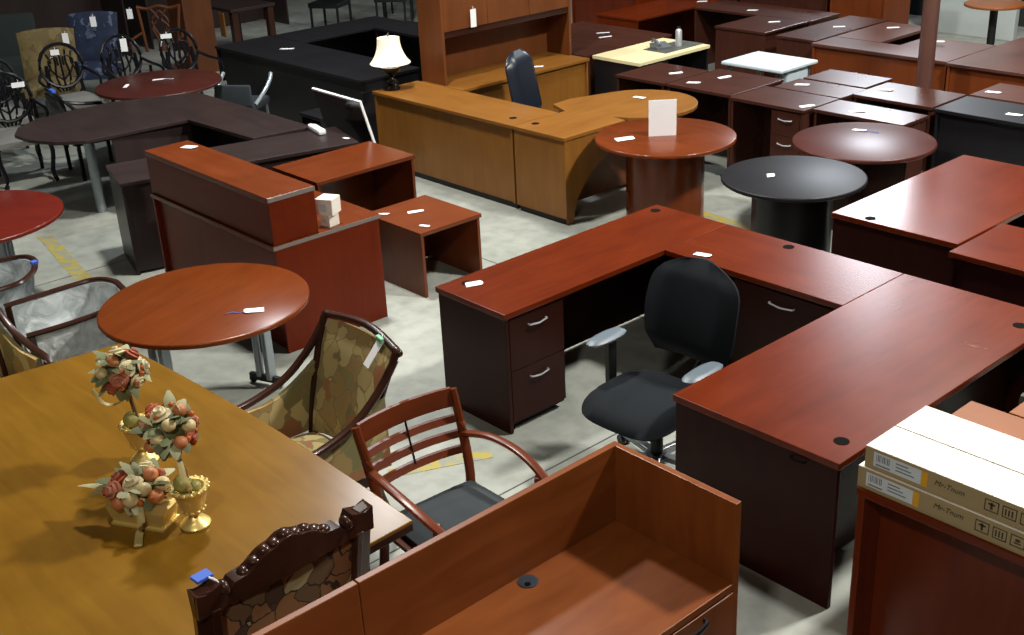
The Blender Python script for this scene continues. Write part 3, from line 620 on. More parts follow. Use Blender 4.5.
def office_chair():
    t = empty('office_chair', 'black fabric swivel office chair with grey armrests inside the central U desk', 'chair', (1.44, .285, 0), 2); t.scale = (1.1, 1.1, 1.03)
    def back(u, v, th):
        z = .56+.50*v; wv = .225+.04*sin(pi*min(1, v*.85+.1)); 
        k = 1.0 if v < .7 else math.sqrt(max(0, 1-((v-.7)/.3)**2.6)) 
        k = max(k, .35) if v < 1 else .35
        if v < .15: k *= .82+.18*v/.15
        x = (2*u-1)*wv*k; y = .25+.10*v-.03*sin(pi*v)-.03*(2*u-1)**2
        e = (min(1, 5*min(u, 1-u)+.15))*(min(1, 6*min(v, 1-v)+.15)); return Vector((x, y-.05*e, z)), Vector((x, y+.035*e, z))
    bm = bmn(); pad(bm, 14, 18, back, 0); mk('backrest', bm, M_blackfab, t, None, True)
    def seat(u, v, th):
        a = (2*u-1); b = (2*v-1); r = max(abs(a), abs(b)); q = (abs(a)**3.2+abs(b)**3.2)**(1/3.2) or 1; f = r/q if r else 1
        x = a*f*.265; y = -.075+b*f*.265; e = math.sqrt(max(0, 1-r**4)); z = .44-.05*max(0, -b-.3)**1.0
        return Vector((x, y, z+.055*e)), Vector((x, y, z-.045*e-.005))
    bm = bmn(); pad(bm, 16, 16, seat, 0); mk('seat', bm, M_blackfab, t, None, True)
    for s in (-1, 1):
        bm = bmn()
        def arm(u, v, th): a = 2*u-1; b = 2*v-1; r = max(abs(a), abs(b)); q = (abs(a)**2.6+abs(b)**2.6)**(1/2.6) or 1; f = r/q if r else 1; e = math.sqrt(max(0, 1-r**4)); x = s*.285+a*f*.048; y = -.03+b*f*.125; return Vector((x, y, .685+.016*e)), Vector((x, y, .68-.016*e))
        pad(bm, 8, 12, arm, 0); mk('armrest', bm, M_grayarm, t, 'grey armrest pad', True)
        bm = bmn(); bar(bm, (s*.285, .0, .42), (s*.285, .0, .668), .03, .055, .006); bar(bm, (s*.16, 0, .41), (s*.295, 0, .43), .05, .02, .004); mk('arm_post', bm, M_black, t)
    bm = bmn(); tube(bm, smooth_path([(0, .1, .40), (0, .28, .42), (0, .345, .55), (0, .345, .75)], 4), .03, 8, flat=.5); mk('back_bracket', bm, M_black, t, None, True)
    bm = bmn(); box(bm, -.12, .12, -.12, .14, .37, .415, .01); mk('mechanism', bm, M_black, t)
    bm = bmn(); lathe(bm, [(.032, .08), (.032, .24), (.02, .245), (.02, .38)], 0, 0, 14); mk('gas_lift', bm, M_black, t, None, True)
    bm = bmn(); lathe(bm, [(.05, .07), (.05, .12)], 0, 0, 14)
    for k in range(5):
        a = 2*pi*k/5+.3; bar(bm, (.03*cos(a), .03*sin(a), .10), (.31*cos(a), .31*sin(a), .07), .045, .03, .006)
    mk('star_base', bm, plain('steel_base', '8a8e92', .3, .8), t)
    for k in range(5):
        a = 2*pi*k/5+.3; bm = bmn(); x, y = .31*cos(a), .31*sin(a)
        for d in (-.018, .018):
            M = Matrix.Translation((x-d*sin(a), y+d*cos(a), .028)) @ Matrix.Rotation(a, 4, 'Z') @ Matrix.Rotation(pi/2, 4, 'X')
            bmesh.ops.create_cone(bm, cap_ends=True, segments=14, radius1=.028, radius2=.028, depth=.016, matrix=M)
        box(bm, x-.012, x+.012, y-.012, y+.012, .03, .07, .003); mk('caster', bm, M_black, t, None, True)
office_chair()

def barrel_chair(loc, rz, label):
    t = empty('barrel_chair', label, 'chair', loc, rz, 'plastic-wrapped barrel chairs by the conference table')
    wk = 'walnut'
    rim = [(-.27, -.32, .70), (-.28, -.12, .71), (-.275, .08, .725), (-.24, .22, .74), (-.12, .29, .75), (0, .30, .755), (.12, .29, .75), (.24, .22, .74), (.275, .08, .725), (.28, -.12, .71), (.27, -.32, .70)]
    bm = bmn(); tube(bm, smooth_path(rim, 5), .021, 8, flat=.75); mk('rail', bm, W(wk, 'x'), t, None, True)
    low = [(x*.86, y*.84-.01, .45) for x, y, z in rim]; P1 = smooth_path([(x*.955, y*.95, z-.015) for x, y, z in rim], 4); P2 = smooth_path(low, 4)
    bm = bmn(); pr = None
    for a, b in zip(P1, P2):
        row = [bm.verts.new(a.lerp(b, k/5)+Vector((random.uniform(-.006, .006), random.uniform(-.006, .006), 0))) for k in range(6)]
        if pr:
            for k in range(5): bm.faces.new((pr[k], pr[k+1], row[k+1], row[k]))
        pr = row
    bmesh.ops.solidify(bm, geom=bm.faces[:], thickness=.02)
    mk('back_upholstery', bm, M_plastic, t, 'pale back under crinkled plastic film', True)
    def seat(u, v, th): e = min(1, 5*min(u, 1-u)+.1)*min(1, 5*min(v, 1-v)+.1); return Vector(((u-.5)*.5, -.27+.5*v, .43+.06*e)), Vector(((u-.5)*.5, -.27+.5*v, .36))
    bm = bmn(); pad(bm, 8, 8, seat, 0); mk('seat', bm, M_plastic, t, 'seat under crinkled plastic film', True)
    for s in (-1, 1):
        bm = bmn(); bar(bm, (s*.26, -.28, 0), (s*.268, -.3, .69), .036, .036); mk('leg', bm, W(wk, 'z'), t)
        bm = bmn(); bar(bm, (s*.23, .24, 0), (s*.2, .22, .45), .036, .036); mk('leg', bm, W(wk, 'z'), t)
    return t
b1 = barrel_chair((-1.55, -1.52, 0), -8, 'barrel chair with curved wooden rail and clear plastic wrap, beside the orange-brown round table'); b1.scale = (1, 1, .955)
b2 = copy_thing(b1, (-2.38, -1.72, 0), -24, 'plastic-wrapped barrel chair nearest the left edge, blue ribbon on its wooden rail')
bm = bmn(); box(bm, -.02, .02, -.02, .02, 0, .022, .004); o = tag(mk('ribbon_bow', bm, M_blue), 'small blue ribbon on the rail of the left barrel chair', 'ribbon'); o.location = (-2.258, -1.446, .728)

# ---------------------------------------------------------------- 7. round tables
def disc_top(bm, r, z0, z1, bev=.01, seg=64): lathe(bm, [(r-bev, z0), (r, z0+bev*.7), (r, z1-bev*.7), (r-bev*.4, z1-.002), (r-bev, z1)], 0, 0, seg)
def round_table(name, label, x, y, r, wk, basekind, h=.75, rz=0, basewk=None, th=.032, tl=.42):
    t = empty(name, label, 'table', (x, y, 0), rz); bm = bmn(); disc_top(bm, r, h-th, h); mk('top', bm, W(wk, 'x'), t, None, True)
    bw = basewk or wk
    if basekind == 'drum':
        bm = bmn(); lathe(bm, [(r*.56, 0), (r*.56, h-th)], 0, 0, 10 if wk == 'black' else 40); mk('drum_base', bm, W(bw, 'z'), t, None, True)
        bm = bmn(); lathe(bm, [(r*.57, 0), (r*.57, .06), (r*.563, .065)], 0, 0, 40); mk('plinth', bm, W(bw, 'z'), t, None, True)
    elif basekind == 'cross':
        for a in (0, 90):
            bm = bmn(); box(bm, -r*.62, r*.62, -.015, .015, 0, h-th, .002, Matrix.Rotation(R(a), 4, 'Z')); mk('base_panel', bm, W(bw, 'z'), t)
    elif basekind == 'tleg':
        for s in (-1, 1):
            g = tl
            bm = bmn(); tube(bm, [(s*r*g, .04, .06), (s*r*g, .04, h-th-.01)], .024, 12); mk('leg', bm, M_silver, t, None, True)
            bm = bmn(); bar(bm, (s*r*g, -.045, .05), (s*r*g, -.045, h-th-.01), .07, .035, .01); mk('leg', bm, M_silver, t, 'wide flat silver leg')
            bm = bmn(); bar(bm, (s*r*g, -r*.2, .05), (s*r*g, r*.2, .05), .045, .03, .006); mk('foot', bm, M_black, t)
            for q in (-1, 1):
                bm = bmn(); ball(bm, (s*r*g, q*r*.17, .028), .028, .7, 1, 1); mk('caster', bm, M_black, t, None, True)
    elif basekind == 'pole':
        bm = bmn(); lathe(bm, [(.3, 0), (.3, .015), (.05, .04), (.045, .06), (.045, h-th)], 0, 0, 24); mk('pedestal', bm, M_black, t, None, True)
    return t
round_table('round_table', 'orange-brown round table on silver legs, between reception desk and conference table', -.836, -1.018, .594, 'ovalcherry', 'tleg', rz=112, tl=.72)
price_tag(-.49, -.9, .75, 240, 'white tag with blue ribbon on the orange-brown round table', .11, .06, M_blue)
round_table('round_table', 'bright red round table cut off by the left edge', -3.48, -1.43, .64, 'redtop', 'tleg', rz=30)
round_table('round_table', 'red cherry round table on a drum base, white sign standing on it', -1.061, 3.198, .561, 'redcherry', 'drum', basewk='redcherry')
round_table('round_table', 'black round table on a black drum base beside the central desk', .324, 2.979, .505, 'black', 'drum')
round_table('round_table', 'glossy burgundy round table on crossed panels behind the black round table', .206, 4.034, .536, 'burgundy', 'cross', rz=20, basewk='darkmah')
round_table('round_table', 'burgundy round table at far left among the black chairs', -6.372, 1.49, .631, 'burgundy', 'cross', rz=15)
t = empty('table_sign', 'blank white upright sign card standing on the red cherry round table', 'sign', (-1.075, 3.18, .75), 49)
bm = bmn(); box(bm, -.11, .11, -.002, .002, .0, .29); mk('card', bm, M_white, t); bm = bmn(); box(bm, -.105, .105, .002, .05, 0, .002); mk('foot', bm, M_white, t)
price_tag(-1.24, 2.92, .75, 60, 'white sheet of paper lying at the front of the red cherry round table', .15, .09)
price_tag(.21, 2.87, .75, 40, 'small white tag in the middle of the black round table', .055, .055, None, True)
price_tag(.03, 4.25, .75, 10, 'white folded tag on the burgundy round table behind the black one', .11, .05, M_blue)

# ---------------------------------------------------------------- 8. reception desk
def reception():
    t = empty('reception_desk', 'red cherry reception desk with raised transaction ledge, left of centre', 'desk', (-2.98, -.28, 0)); L = 1.69; wk = 'receptred'
    top = 'redcherry'
    bm = bmn(); box(bm, 0, L, 0, .35, 1.035, 1.07, .004); mk('ledge_top', bm, W(top, 'x'), t)
    bm = bmn(); box(bm, .004, L-.004, .006, .03, .755, 1.035, .002); box(bm, .004, .028, .03, .345, .755, 1.035, .002); box(bm, L-.028, L-.004, .03, .345, .755, 1.035, .002); box(bm, .03, L-.03, .32, .343, .755, 1.035, .002); mk('riser', bm, W(wk, 'x'), t)
    bm = bmn(); box(bm, -.0, L+.012, -.012, .83, .72, .752, .004); mk('desktop', bm, W(top, 'x'), t)
    bm = bmn(); box(bm, .02, L-.012, .03, .052, 0, .72, .002); mk('front_panel', bm, W(wk, 'z'), t)
    for x in (.0, L-.014):
        bm = bmn(); box(bm, x, x+.026, .0, .81, 0, .72, .002); mk('end_panel', bm, W(wk, 'z'), t)
    M_tr = plain('silver_edge_guard', '8a7e78', .4, .2)
    bm = bmn(); box(bm, L, L+.003, .0, .35, 1.04, 1.068); mk('edge_trim', bm, M_tr, t, 'pale silvery edge strip')
    bm = bmn(); box(bm, L+.012, L+.015, -.01, .83, .725, .75); mk('edge_trim', bm, M_tr, t, 'pale silvery edge strip')
reception()
price_tag(-2.78, -.02, 1.07, 20, 'white card at the far end of the reception ledge top', .12, .07)
def small_carton(dx, z, s, label, rz):
    t = empty('small_carton', label, 'box', (-1.36+dx, .2, z), rz, 'small pale cartons stacked on the reception desk'); a = .055*s
    bm = bmn(); box(bm, -a, a, -a, a, 0, .1*s if z < .9 else .13, .003); mk('carton_body', bm, M_cardtop, t)
    bm = bmn(); box(bm, -a*.6, a*.3, -a-.0015, -a, .025, .07*s); mk('label_patch', bm, M_label, t)
small_carton(0, .752, .8, 'lower small pale carton on the reception desk behind the ledge', 10); small_carton(.0, .836, 1.1, 'upper small pale carton on the reception desk, stacked on another', 28)

ret = desk('return_desk', 'red cherry open desk shell behind the reception desk', 'desk', -2.84, -2.22, .66, 1.58, .75, 'redcherry', '+X', th=.03)
st = desk('side_table', 'low orange-red open side table with two white tags, beside the reception desk', 'table', -1.99, -1.32, .9, 1.47, .5, 'orange', '+X', th=.03)
price_tag(-1.72, 1.17, .5, 60, 'larger white tag in the middle of the low side table', .12, .05); price_tag(-1.42, 1.02, .5, 10, 'small white tag near the front corner of the low side table', .09, .035); price_tag(-1.86, .98, .5, 30, 'thin white tag at the back edge of the low side table', .09, .03)

# ---------------------------------------------------------------- 9. honey U desk with hutch
hb = desk('desk_run', 'honey-coloured long desk front run with the table lamp on its corner', 'desk', -4.25, -2.26, 2.63, 3.18, .75, 'honey', '+Y', grom=[(-.82, .1)], kick=.055, mod_z=.055, th=.03)
bm = bmn(); box(bm, -.97, .97, -.2, .23, 0, .055); mk('plinth', bm, W('ebony', 'x'), hb)
def peninsula():
    t = empty('peninsula_desk', 'honey-coloured peninsula desk with bulbous rounded end behind the red cherry round table', 'desk', (-1.95, 2.63, 0))
    pts = [(-.305, 0), (.315, 0), (.315, .72)]
    for k in range(0, 17):
        a = R(-75+k*(165+75)/16); pts.append((.03+.5*cos(a), 1.22+.5*sin(a)))
    pts += [(-.58, .95), (-.56, .72), (-.305, .62)]
    bm = bmn(); prism(bm, pts, .72, .75, .004); mk('top', bm, W('honey', 'y'), t)
    bm = bmn(); box(bm, -.30, .31, .012, .034, .055, .72, .002); mk('front_panel', bm, W('honey', 'z'), t)
    # curved-cut side panel under the right edge
    pz = [(.034, 0), (.034, .72), (1.1, .72), (1.1, .62)]; pz += [(1.1-1.0*sin(R(a)), .62-.62*(1-cos(R(a)))*1.0) for a in range(10, 91, 10)]
    bm = bmn(); a = [bm.verts.new((.28, y, z)) for y, z in pz]; b = [bm.verts.new((.304, y, z)) for y, z in pz]
    bm.faces.new(a); bm.faces.new(b[::-1])
    for i in range(len(pz)): bm.faces.new((a[i], a[(i+1) % len(pz)], b[(i+1) % len(pz)], b[i]))
    mk('side_panel', bm, W('honey', 'z'), t)
    bm = bmn(); box(bm, .0, .022, .034, 1.3, .05, .72, .002); mk('modesty_panel', bm, W('hutchbrown', 'z'), t)
    bm = bmn(); box(bm, -.28, .27, .035, .1, 0, .055); mk('plinth', bm, W('ebony', 'x'), t)
    bm = bmn(); lathe(bm, [(.09, 0), (.09, .72)], .03, 1.25, 20); mk('pedestal', bm, W('honey', 'z'), t, None, True)
    bm = bmn(); lathe(bm, [(.034, .744), (.034, .7516), (.012, .751)], -.2, .17, 20); mk('grommet', bm, M_hole, t)
peninsula()
desk('credenza', 'honey-coloured credenza under the tall brown hutch', 'desk', -4.2, -3.58, 3.19, 4.9, .75, 'honey', '-X', th=.03)
def hutch():
    t = empty('hutch', 'tall reddish brown overhead hutch standing on the honey credenza', 'cabinet', (-4.2, 3.2, .75)); L = 1.7; D = .36; H = 1.25; wk = 'hutchbrown'
    for y in (0, L-.03):
        bm = bmn(); box(bm, 0, D, y, y+.03, 0, H, .003); mk('side_panel', bm, W(wk, 'z'), t)
    bm = bmn(); box(bm, 0, D, .03, .17, 0, .0+H, .0) if False else box(bm, .0, .02, .03, L-.03, 0, H, .002); mk('back_panel', bm, W(wk, 'z'), t)
    bm = bmn(); box(bm, .02, D-.02, .03, L-.03, .50, .53, .002); box(bm, .02, D, .03, L-.03, H-.03, H, .002); mk('shelf', bm, W(wk, 'y'), t)
    w_ = (L-.06)/3
    for k in range(3):
        bm = bmn(); box(bm, D-.02, D, .032+k*w_, .028+(k+1)*w_, .50, H-.03, .003); mk('door', bm, W(wk, 'z'), t)
    bm = bmn(); box(bm, D-.03, D-.01, .03, L-.03, .44, .50, .002); mk('shade_strip', bm, W('walnut', 'y'), t)  # dark strip standing in for the shadow below the doors
hutch()
hang_tag((-3.82, 3.58, 1.42), 0, 90, 'white tag hanging from a hutch door of the brown overhead hutch', .07, .17)
price_tag(-3.72, 4.3, .75, 30, 'white paper on the honey credenza top at the foot of the hutch', .12, .06); price_tag(-2.05, 3.98, .75, 0, 'white tag on the rounded end of the honey peninsula', .13, .05)
def navy_chair():
    t = empty('executive_chair', 'navy leather high-back swivel chair inside the honey U desk', 'chair', (-2.86, 3.62, 0), 110)
    def back(u, v, th):
        z = .5+.62*v; k = 1 if v < .75 else math.sqrt(max(.12, 1-((v-.75)/.26)**2)); x = (2*u-1)*.25*k; y = .2+.12*v; e = min(1, 5*min(u, 1-u)+.15)*min(1, 6*min(v, 1-v)+.15); return Vector((x, y-.07*e, z)), Vector((x, y+.04*e, z))
    bm = bmn(); pad(bm, 12, 14, back, 0); mk('backrest', bm, M_navy, t, None, True)
    bm = bmn(); box(bm, -.25, .25, -.25, .22, .42, .52, .04); mk('seat', bm, M_navy, t, None, True)
    bm = bmn(); lathe(bm, [(.03, .08), (.03, .42)], 0, 0, 12)
    for k in range(5): a = 2*pi*k/5; bar(bm, (0, 0, .09), (.3*cos(a), .3*sin(a), .05), .04, .04)
    mk('star_base', bm, M_black, t)
navy_chair()
def table_lamp():
    t = empty('table_lamp', 'table lamp with cream bell shade and dark bronze urn base on the honey desk corner', 'lamp', (-4.15, 2.8, .752)); t.scale = (1.05, 1.05, 1.05)
    mt = plain('dark_bronze', '2a2624', .25, .7)
    bm = bmn(); lathe(bm, [(.07, 0), (.072, .015), (.06, .025), (.04, .035), (.03, .05), (.05, .06), (.052, .075), (.028, .09), (.02, .11), (.035, .135), (.075, .16), (.098, .195), (.09, .215), (.05, .235), (.02, .25), (.014, .42)], 0, 0, 28); mk('lamp_base', bm, mt, t, None, True)
    bm = bmn(); lathe(bm, [(.092, .2), (.094, .208), (.088, .216)], 0, 0, 28); mk('silver_band', bm, M_chrome, t, None, True)
    bm = bmn(); pr = [(.185, .24), (.155, .275), (.13, .32), (.112, .37), (.103, .42), (.10, .465)]; lathe(bm, pr, 0, 0, 32, False); bmesh.ops.solidify(bm, geom=bm.faces[:], thickness=.003); mk('lamp_shade', bm, M_shade, t, None, True)
    bm = bmn(); lathe(bm, [(.004, .42), (.006, .48), (.014, .495), (.004, .51)], 0, 0, 12); mk('finial', bm, mt, t, None, True)
    l = bpy.data.lights.new('lamp_bulb', 'POINT'); l.energy = 3; l.color = (1, .85, .6); l.shadow_soft_size = .03; o = bpy.data.objects.new('lamp_bulb', l); C.objects.link(o); o.parent = t; o.location = (0, 0, .36)
    bm = bmn(); tube(bm, smooth_path([(-.07, -.03, .01), (-.1, -.12, .006), (-.09, -.25, .004), (-.1, -.28, .004)], 4), .003, 5); mk('cord', bm, M_black, t, None, True)
table_lamp()

# ---------------------------------------------------------------- 10. espresso group (left)
def espresso_L():
    t = empty('corner_desk', 'espresso brown corner desk with long rounded peninsula on a silver leg, left side', 'desk', (-5.6, 1.0, 0))
    def q(x, y): return (x+5.6, y-1.0)
    pts = [q(-3.62, 1.54), q(-5.64, 1.54), q(-5.99, .78)]
    arc = [(-5.97, .3), (-5.90, 0), (-5.75, -.2), (-5.52, -.32), (-5.25, -.3), (-4.98, -.18), (-4.8, .02)]
    pts += [q(*p) for p in arc]+[q(-4.74, .95), q(-3.7, 1.0)]
    bm = bmn(); prism(bm, pts, .72, .75, .004); mk('top', bm, W('espresso', 'x'), t)
    bm = bmn(); box(bm, .78, .804, -.75, .0, .3, .72, .002); mk('modesty_panel', bm, W('espresso', 'z'), t)
    bm = bmn(); box(bm, -.2, 1.98, .5, .524, .02, .72, .002); mk('back_panel', bm, W('espresso', 'z'), t)
    for x in (1.93, .1):
        bm = bmn(); box(bm, x, x+.024, .02, .5, 0, .72, .002); mk('end_panel', bm, W('espresso', 'z'), t)
    bm = bmn(); tube(bm, [(.47, -.83, .0), (.47, -.83, .72)], .045, 16); mk('leg', bm, M_silver, t, 'silver cylinder leg', True)
espresso_L()
desk('credenza', 'long espresso brown credenza squeezed between corner desk and reception desk', 'desk', -3.72, -3.12, -.3, 1.62, .75, 'espresso', '-X', rot=-15, peds=[('R', .42, (1, 1))], th=.03)
t = empty('display_board', 'dark glossy board with thin white edge leaning against the end of the espresso credenza', 'board', (-3.36, 1.93, 0), -2)
bm = bmn(); box(bm, -.37, .37, -.008, .008, .0, 1.07, 0); b = mk('board', bm, M_darkglass, t)
bm = bmn(); box(bm, -.375, .375, -.011, .011, 1.065, 1.08); box(bm, .365, .378, -.011, .011, 0, 1.08); fr = mk('frame', bm, M_white, t)
for o_ in (b, fr): o_.rotation_euler = (R(15), 0, 0)
t = empty('desk_phone', 'white handset with cable lying at the end of the espresso credenza', 'phone', (-3.42, 1.46, .751), -12)
bm = bmn(); box(bm, -.13, .13, -.035, .035, 0, .045, .018); mk('handset', bm, M_white, t, None, True); bm = bmn(); tube(bm, smooth_path([(-.1, 0, .03), (-.16, .01, .03), (-.2, 0, .02)], 3), .008, 6); mk('cable', bm, M_white, t, None, True)
price_tag(-3.05, 1.5, .75, 0, 'tiny white tag on the corner of the espresso credenza under the dark board', .08, .035)
t = empty('desk_chair', 'teal-grey chair with pale arm between burgundy table and black desk', 'chair', (-6.12, 2.28, 0), 215, None)
bm = bmn(); box(bm, -.22, .22, -.2, .22, .38, .46, .03); mk('seat', bm, M_greycush, t, None, True)
bm = bmn(); box(bm, -.2, .2, .18, .24, .44, .66, .025); mk('backrest', bm, M_greycush, t, None, True)
for s in (-1, 1):
    bm = bmn(); tube(bm, smooth_path([(s*.22, .18, .45), (s*.27, .05, .55), (s*.28, -.1, .64), (s*.27, -.17, .7)], 4), .022, 8); mk('armrest', bm, M_silver, t, 'pale grey arm', True)
    for y in (-.17, .18): bm = bmn(); bar(bm, (s*.18, y, 0), (s*.18, y, .39), .025, .025); mk('leg', bm, M_silver, t)

# black U desk behind
def black_desks():
    desk('executive_desk', 'long black desk with a white tag behind the espresso corner desk', 'desk', -7.62, -4.7, 2.82, 3.56, .75, 'black', '+Y', th=.03)
    desk('return_desk', 'black side return of the black desk, running back toward the dark chairs', 'desk', -7.6, -6.95, 3.57, 5.1, .75, 'black', '+X', th=.03)
    desk('credenza', 'black credenza at the back of the black U-shaped desk group', 'desk', -6.94, -5.6, 4.6, 5.15, .75, 'black', '-Y', th=.03)
black_desks()
price_tag(-6.72, 3.24, .75, 30, 'white tag on the black desk top', .17, .06)
desk('credenza', 'black low cabinet peeking between the honey desk and black desk', 'desk', -4.66, -4.3, 2.05, 2.55, .6, 'black', '-Y', th=.03)

# far-left side table with wooden leg and dark things
t = empty('console_table', 'dark small console table behind the wooden pillar', 'table', (-10.3, 4.6, 0), 0)
bm = bmn(); box(bm, -.55, .55, -.35, .35, .7, .74, .005); mk('top', bm, W('espresso', 'x'), t)
for (x, y) in ((-.48, -.28), (.48, -.28), (.48, .28), (-.48, .28)): bm = bmn(); bar(bm, (x, y, 0), (x, y, .7), .09, .09); mk('leg', bm, W('walnut', 'z'), t)
bm = bmn(); box(bm, .2, .34, -.36, -.34, .35, .68, .01); mk('carved_panel', bm, W('honey', 'z'), t, 'tan carved panel')

# ---------------------------------------------------------------- 11. far-left chairs
def scroll_chair(loc, rz, label):
    t = empty('ornate_chair', label, 'chair', loc, rz, 'black openwork chairs at far left')
    m = W('ebony', 'z')
    bm = bmn(); ring = [(.23*cos(a), .22+.05*sin(a), .78+.23*sin(a)) for a in [2*pi*k/18 for k in range(18)]]; tube(bm, ring, .02, 7, True); mk('back_hoop', bm, m, t, None, True)
    bm = bmn()
    for k in (-2, -1, 0, 1, 2): tube(bm, smooth_path([(k*.03, .19, .5), (k*.075, .21, .66), (k*.055, .23, .82), (k*.07, .25, .96-.02*abs(k))], 4), .012, 6)
    for s in (-1, 1):
        tube(bm, smooth_path([(0, .22, .62), (s*.1, .22, .72), (s*.13, .23, .84), (s*.04, .24, .88), (s*.03, .23, .78)], 4), .011, 6)
    mk('back_splat', bm, m, t, 'pierced scrollwork splat', True)
    for s in (-1, 1):
        bm = bmn(); tube(bm, smooth_path([(s*.22, .22, .74), (s*.29, .1, .68), (s*.3, -.08, .66), (s*.27, -.2, .62), (s*.24, -.2, .46)], 4), .016, 7); mk('armrest', bm, m, t, None, True)
        bm = bmn(); tube(bm, smooth_path([(s*.22, -.22, .44), (s*.25, -.25, .3), (s*.22, -.23, .1), (s*.24, -.26, 0)], 4), .022, 7); mk('leg', bm, m, t, None, True)
        bm = bmn(); tube(bm, smooth_path([(s*.16, .22, .8), (s*.19, .2, .44), (s*.2, .22, .2), (s*.21, .3, 0)], 4), .02, 7); mk('leg', bm, m, t, None, True)
    def seat(u, v, th): e = min(1, 5*min(u, 1-u)+.1)*min(1, 5*min(v, 1-v)+.1); return Vector(((u-.5)*.5, -.25+.47*v, .44+.05*e)), Vector(((u-.5)*.5, -.25+.47*v, .39))
    bm = bmn(); pad(bm, 6, 6, seat, 0); mk('seat', bm, M_seatcream, t, 'pale cloth seat', True)
    return t
s1 = scroll_chair((-6.7, .1, 0), 80, 'black openwork armchair nearest the camera at the far left edge')
SG = 'black openwork chairs at far left'
def ft(p, rz, label, w=.07, h=.12): hang_tag(p, 0, rz, label, w, h)
copy_thing(s1, (-7.75, 1.12, 0), 84, 'black openwork chair in front of the gold damask chair', SG)
copy_thing(s1, (-7.6, 1.78, 0), 92, 'black openwork chair in front of the blue upholstered chair', SG)
copy_thing(s1, (-7.36, 2.38, 0), 96, 'black openwork chair right behind the far burgundy table, nearest the splat-back chair', SG)
copy_thing(s1, (-7.6, .3, 0), 80, 'black openwork chair cut off by the left edge, partly behind the nearest one', SG)
def padded_black():
    t = empty('armchair', 'low black padded armchair with a blue ribbon tag beside the far burgundy table', 'chair', (-6.4, .70, 0), 172)
    bm = bmn(); box(bm, -.27, .27, -.26, .24, .34, .46, .04); mk('seat', bm, M_black, t, None, True)
    def back(u, v, th): x = (2*u-1)*.27*(1-.15*v); z = .45+.36*v; y = .22+.06*v; return Vector((x, y-.03, z)), Vector((x, y+.03, z))
    bm = bmn(); pad(bm, 8, 6, back, 0); mk('backrest', bm, M_black, t, None, True)
    bm = bmn(); tube(bm, smooth_path([(-.3, -.24, .6), (-.31, .1, .66), (-.24, .27, .83), (0, .3, .85), (.24, .27, .83), (.31, .1, .66), (.3, -.24, .6)], 5), .018, 8); mk('rail', bm, W('ebony', 'x'), t, None, True)
    for s in (-1, 1):
        for y in (-.22, .2): bm = bmn(); bar(bm, (s*.26, y, 0), (s*.27, y, .6 if y < 0 else .36), .035, .035); mk('leg', bm, W('ebony', 'z'), t)
padded_black()
bm = bmn(); box(bm, -.05, .05, -.02, .02, 0, .03, .004); o = tag(mk('ribbon_bow', bm, M_blue), 'blue ribbon on the low black padded armchair at far left', 'ribbon'); o.location = (-6.38, .40, .86)
def side_chair(loc, rz, label, mat, w_=.52, H=1.05):
    t = empty('upholstered_chair', label, 'chair', loc, rz)
    def back(u, v, th): x = (2*u-1)*w_/2*(1-.06*v+.1*v*v); z = .45+(H-.45)*v+.03*(1-(2*u-1)**2)*v; y = .22+.14*v; e = min(1, 6*min(u, 1-u)+.2)*min(1, 6*min(v, 1-v)+.2); return Vector((x, y-.05*e, z)), Vector((x, y+.03*e, z))
    bm = bmn(); pad(bm, 8, 8, back, 0); mk('backrest', bm, mat, t, None, True)
    def seat(u, v, th): e = min(1, 5*min(u, 1-u)+.1)*min(1, 5*min(v, 1-v)+.1); return Vector(((u-.5)*w_, -.27+.5*v, .42+.07*e)), Vector(((u-.5)*w_, -.27+.5*v, .34))
    bm = bmn(); pad(bm, 8, 8, seat, 0); mk('seat', bm, mat, t, None, True)
    for s in (-1, 1):
        for y in (-.24, .22): bm = bmn(); bar(bm, (s*w_*.42, y, 0), (s*w_*.44, y, .38), .04, .04); mk('leg', bm, W('walnut', 'z'), t)
    return t
side_chair((-8.8, 1.3, 0), 62, 'gold damask upholstered chair at upper left with a white tag', DAMASK, .62, .98)
side_chair((-9.25, 2.0, 0), 50, 'navy blue sprigged upholstered chair at upper left with a white tag', BLUEF, .6, 1.02)
def splat_chair():
    t = empty('splat_back_chair', 'brown chippendale-style chair with pierced splat and pale seat beside the wooden pillar', 'chair', (-9.0, 2.78, 0), 50); m = W('pillar', 'z')
    for s in (-1, 1):
        bm = bmn(); tube(bm, smooth_path([(s*.2, .24, 0), (s*.2, .22, .45), (s*.23, .26, .8), (s*.26, .3, 1.02)], 4), .02, 7); mk('leg', bm, m, t, None, True)
        bm = bmn(); bar(bm, (s*.24, -.22, 0), (s*.24, -.22, .44), .04, .04); mk('leg', bm, m, t)
        bm = bmn(); tube(bm, smooth_path([(s*.23, .26, .72), (s*.3, .1, .69), (s*.3, -.08, .67), (s*.27, -.12, .46)], 4), .016, 7); mk('armrest', bm, m, t, None, True)
    bm = bmn(); tube(bm, smooth_path([(-.27, .3, 1.03), (-.14, .31, 1.0), (0, .31, 1.03), (.14, .31, 1.0), (.27, .3, 1.03)], 4), .022, 7); mk('top_rail', bm, m, t, None, True)
    bm = bmn()
    for s in (-1, 1):
        tube(bm, smooth_path([(s*.05, .22, .46), (s*.04, .25, .62), (s*.1, .27, .78), (s*.02, .28, .88), (s*.1, .3, 1.0)], 4), .014, 6)
        tube(bm, smooth_path([(s*.02, .22, .46), (0, .25, .62), (s*.06, .27, .74), (s*.1, .28, .86), (s*.0, .3, .98)], 4), .012, 6)
    mk('back_splat', bm, m, t, None, True)
    bm = bmn(); box(bm, -.26, .26, -.25, .22, .41, .49, .03); mk('seat', bm, M_seatcream, t, 'pale cloth seat', True)
splat_chair()
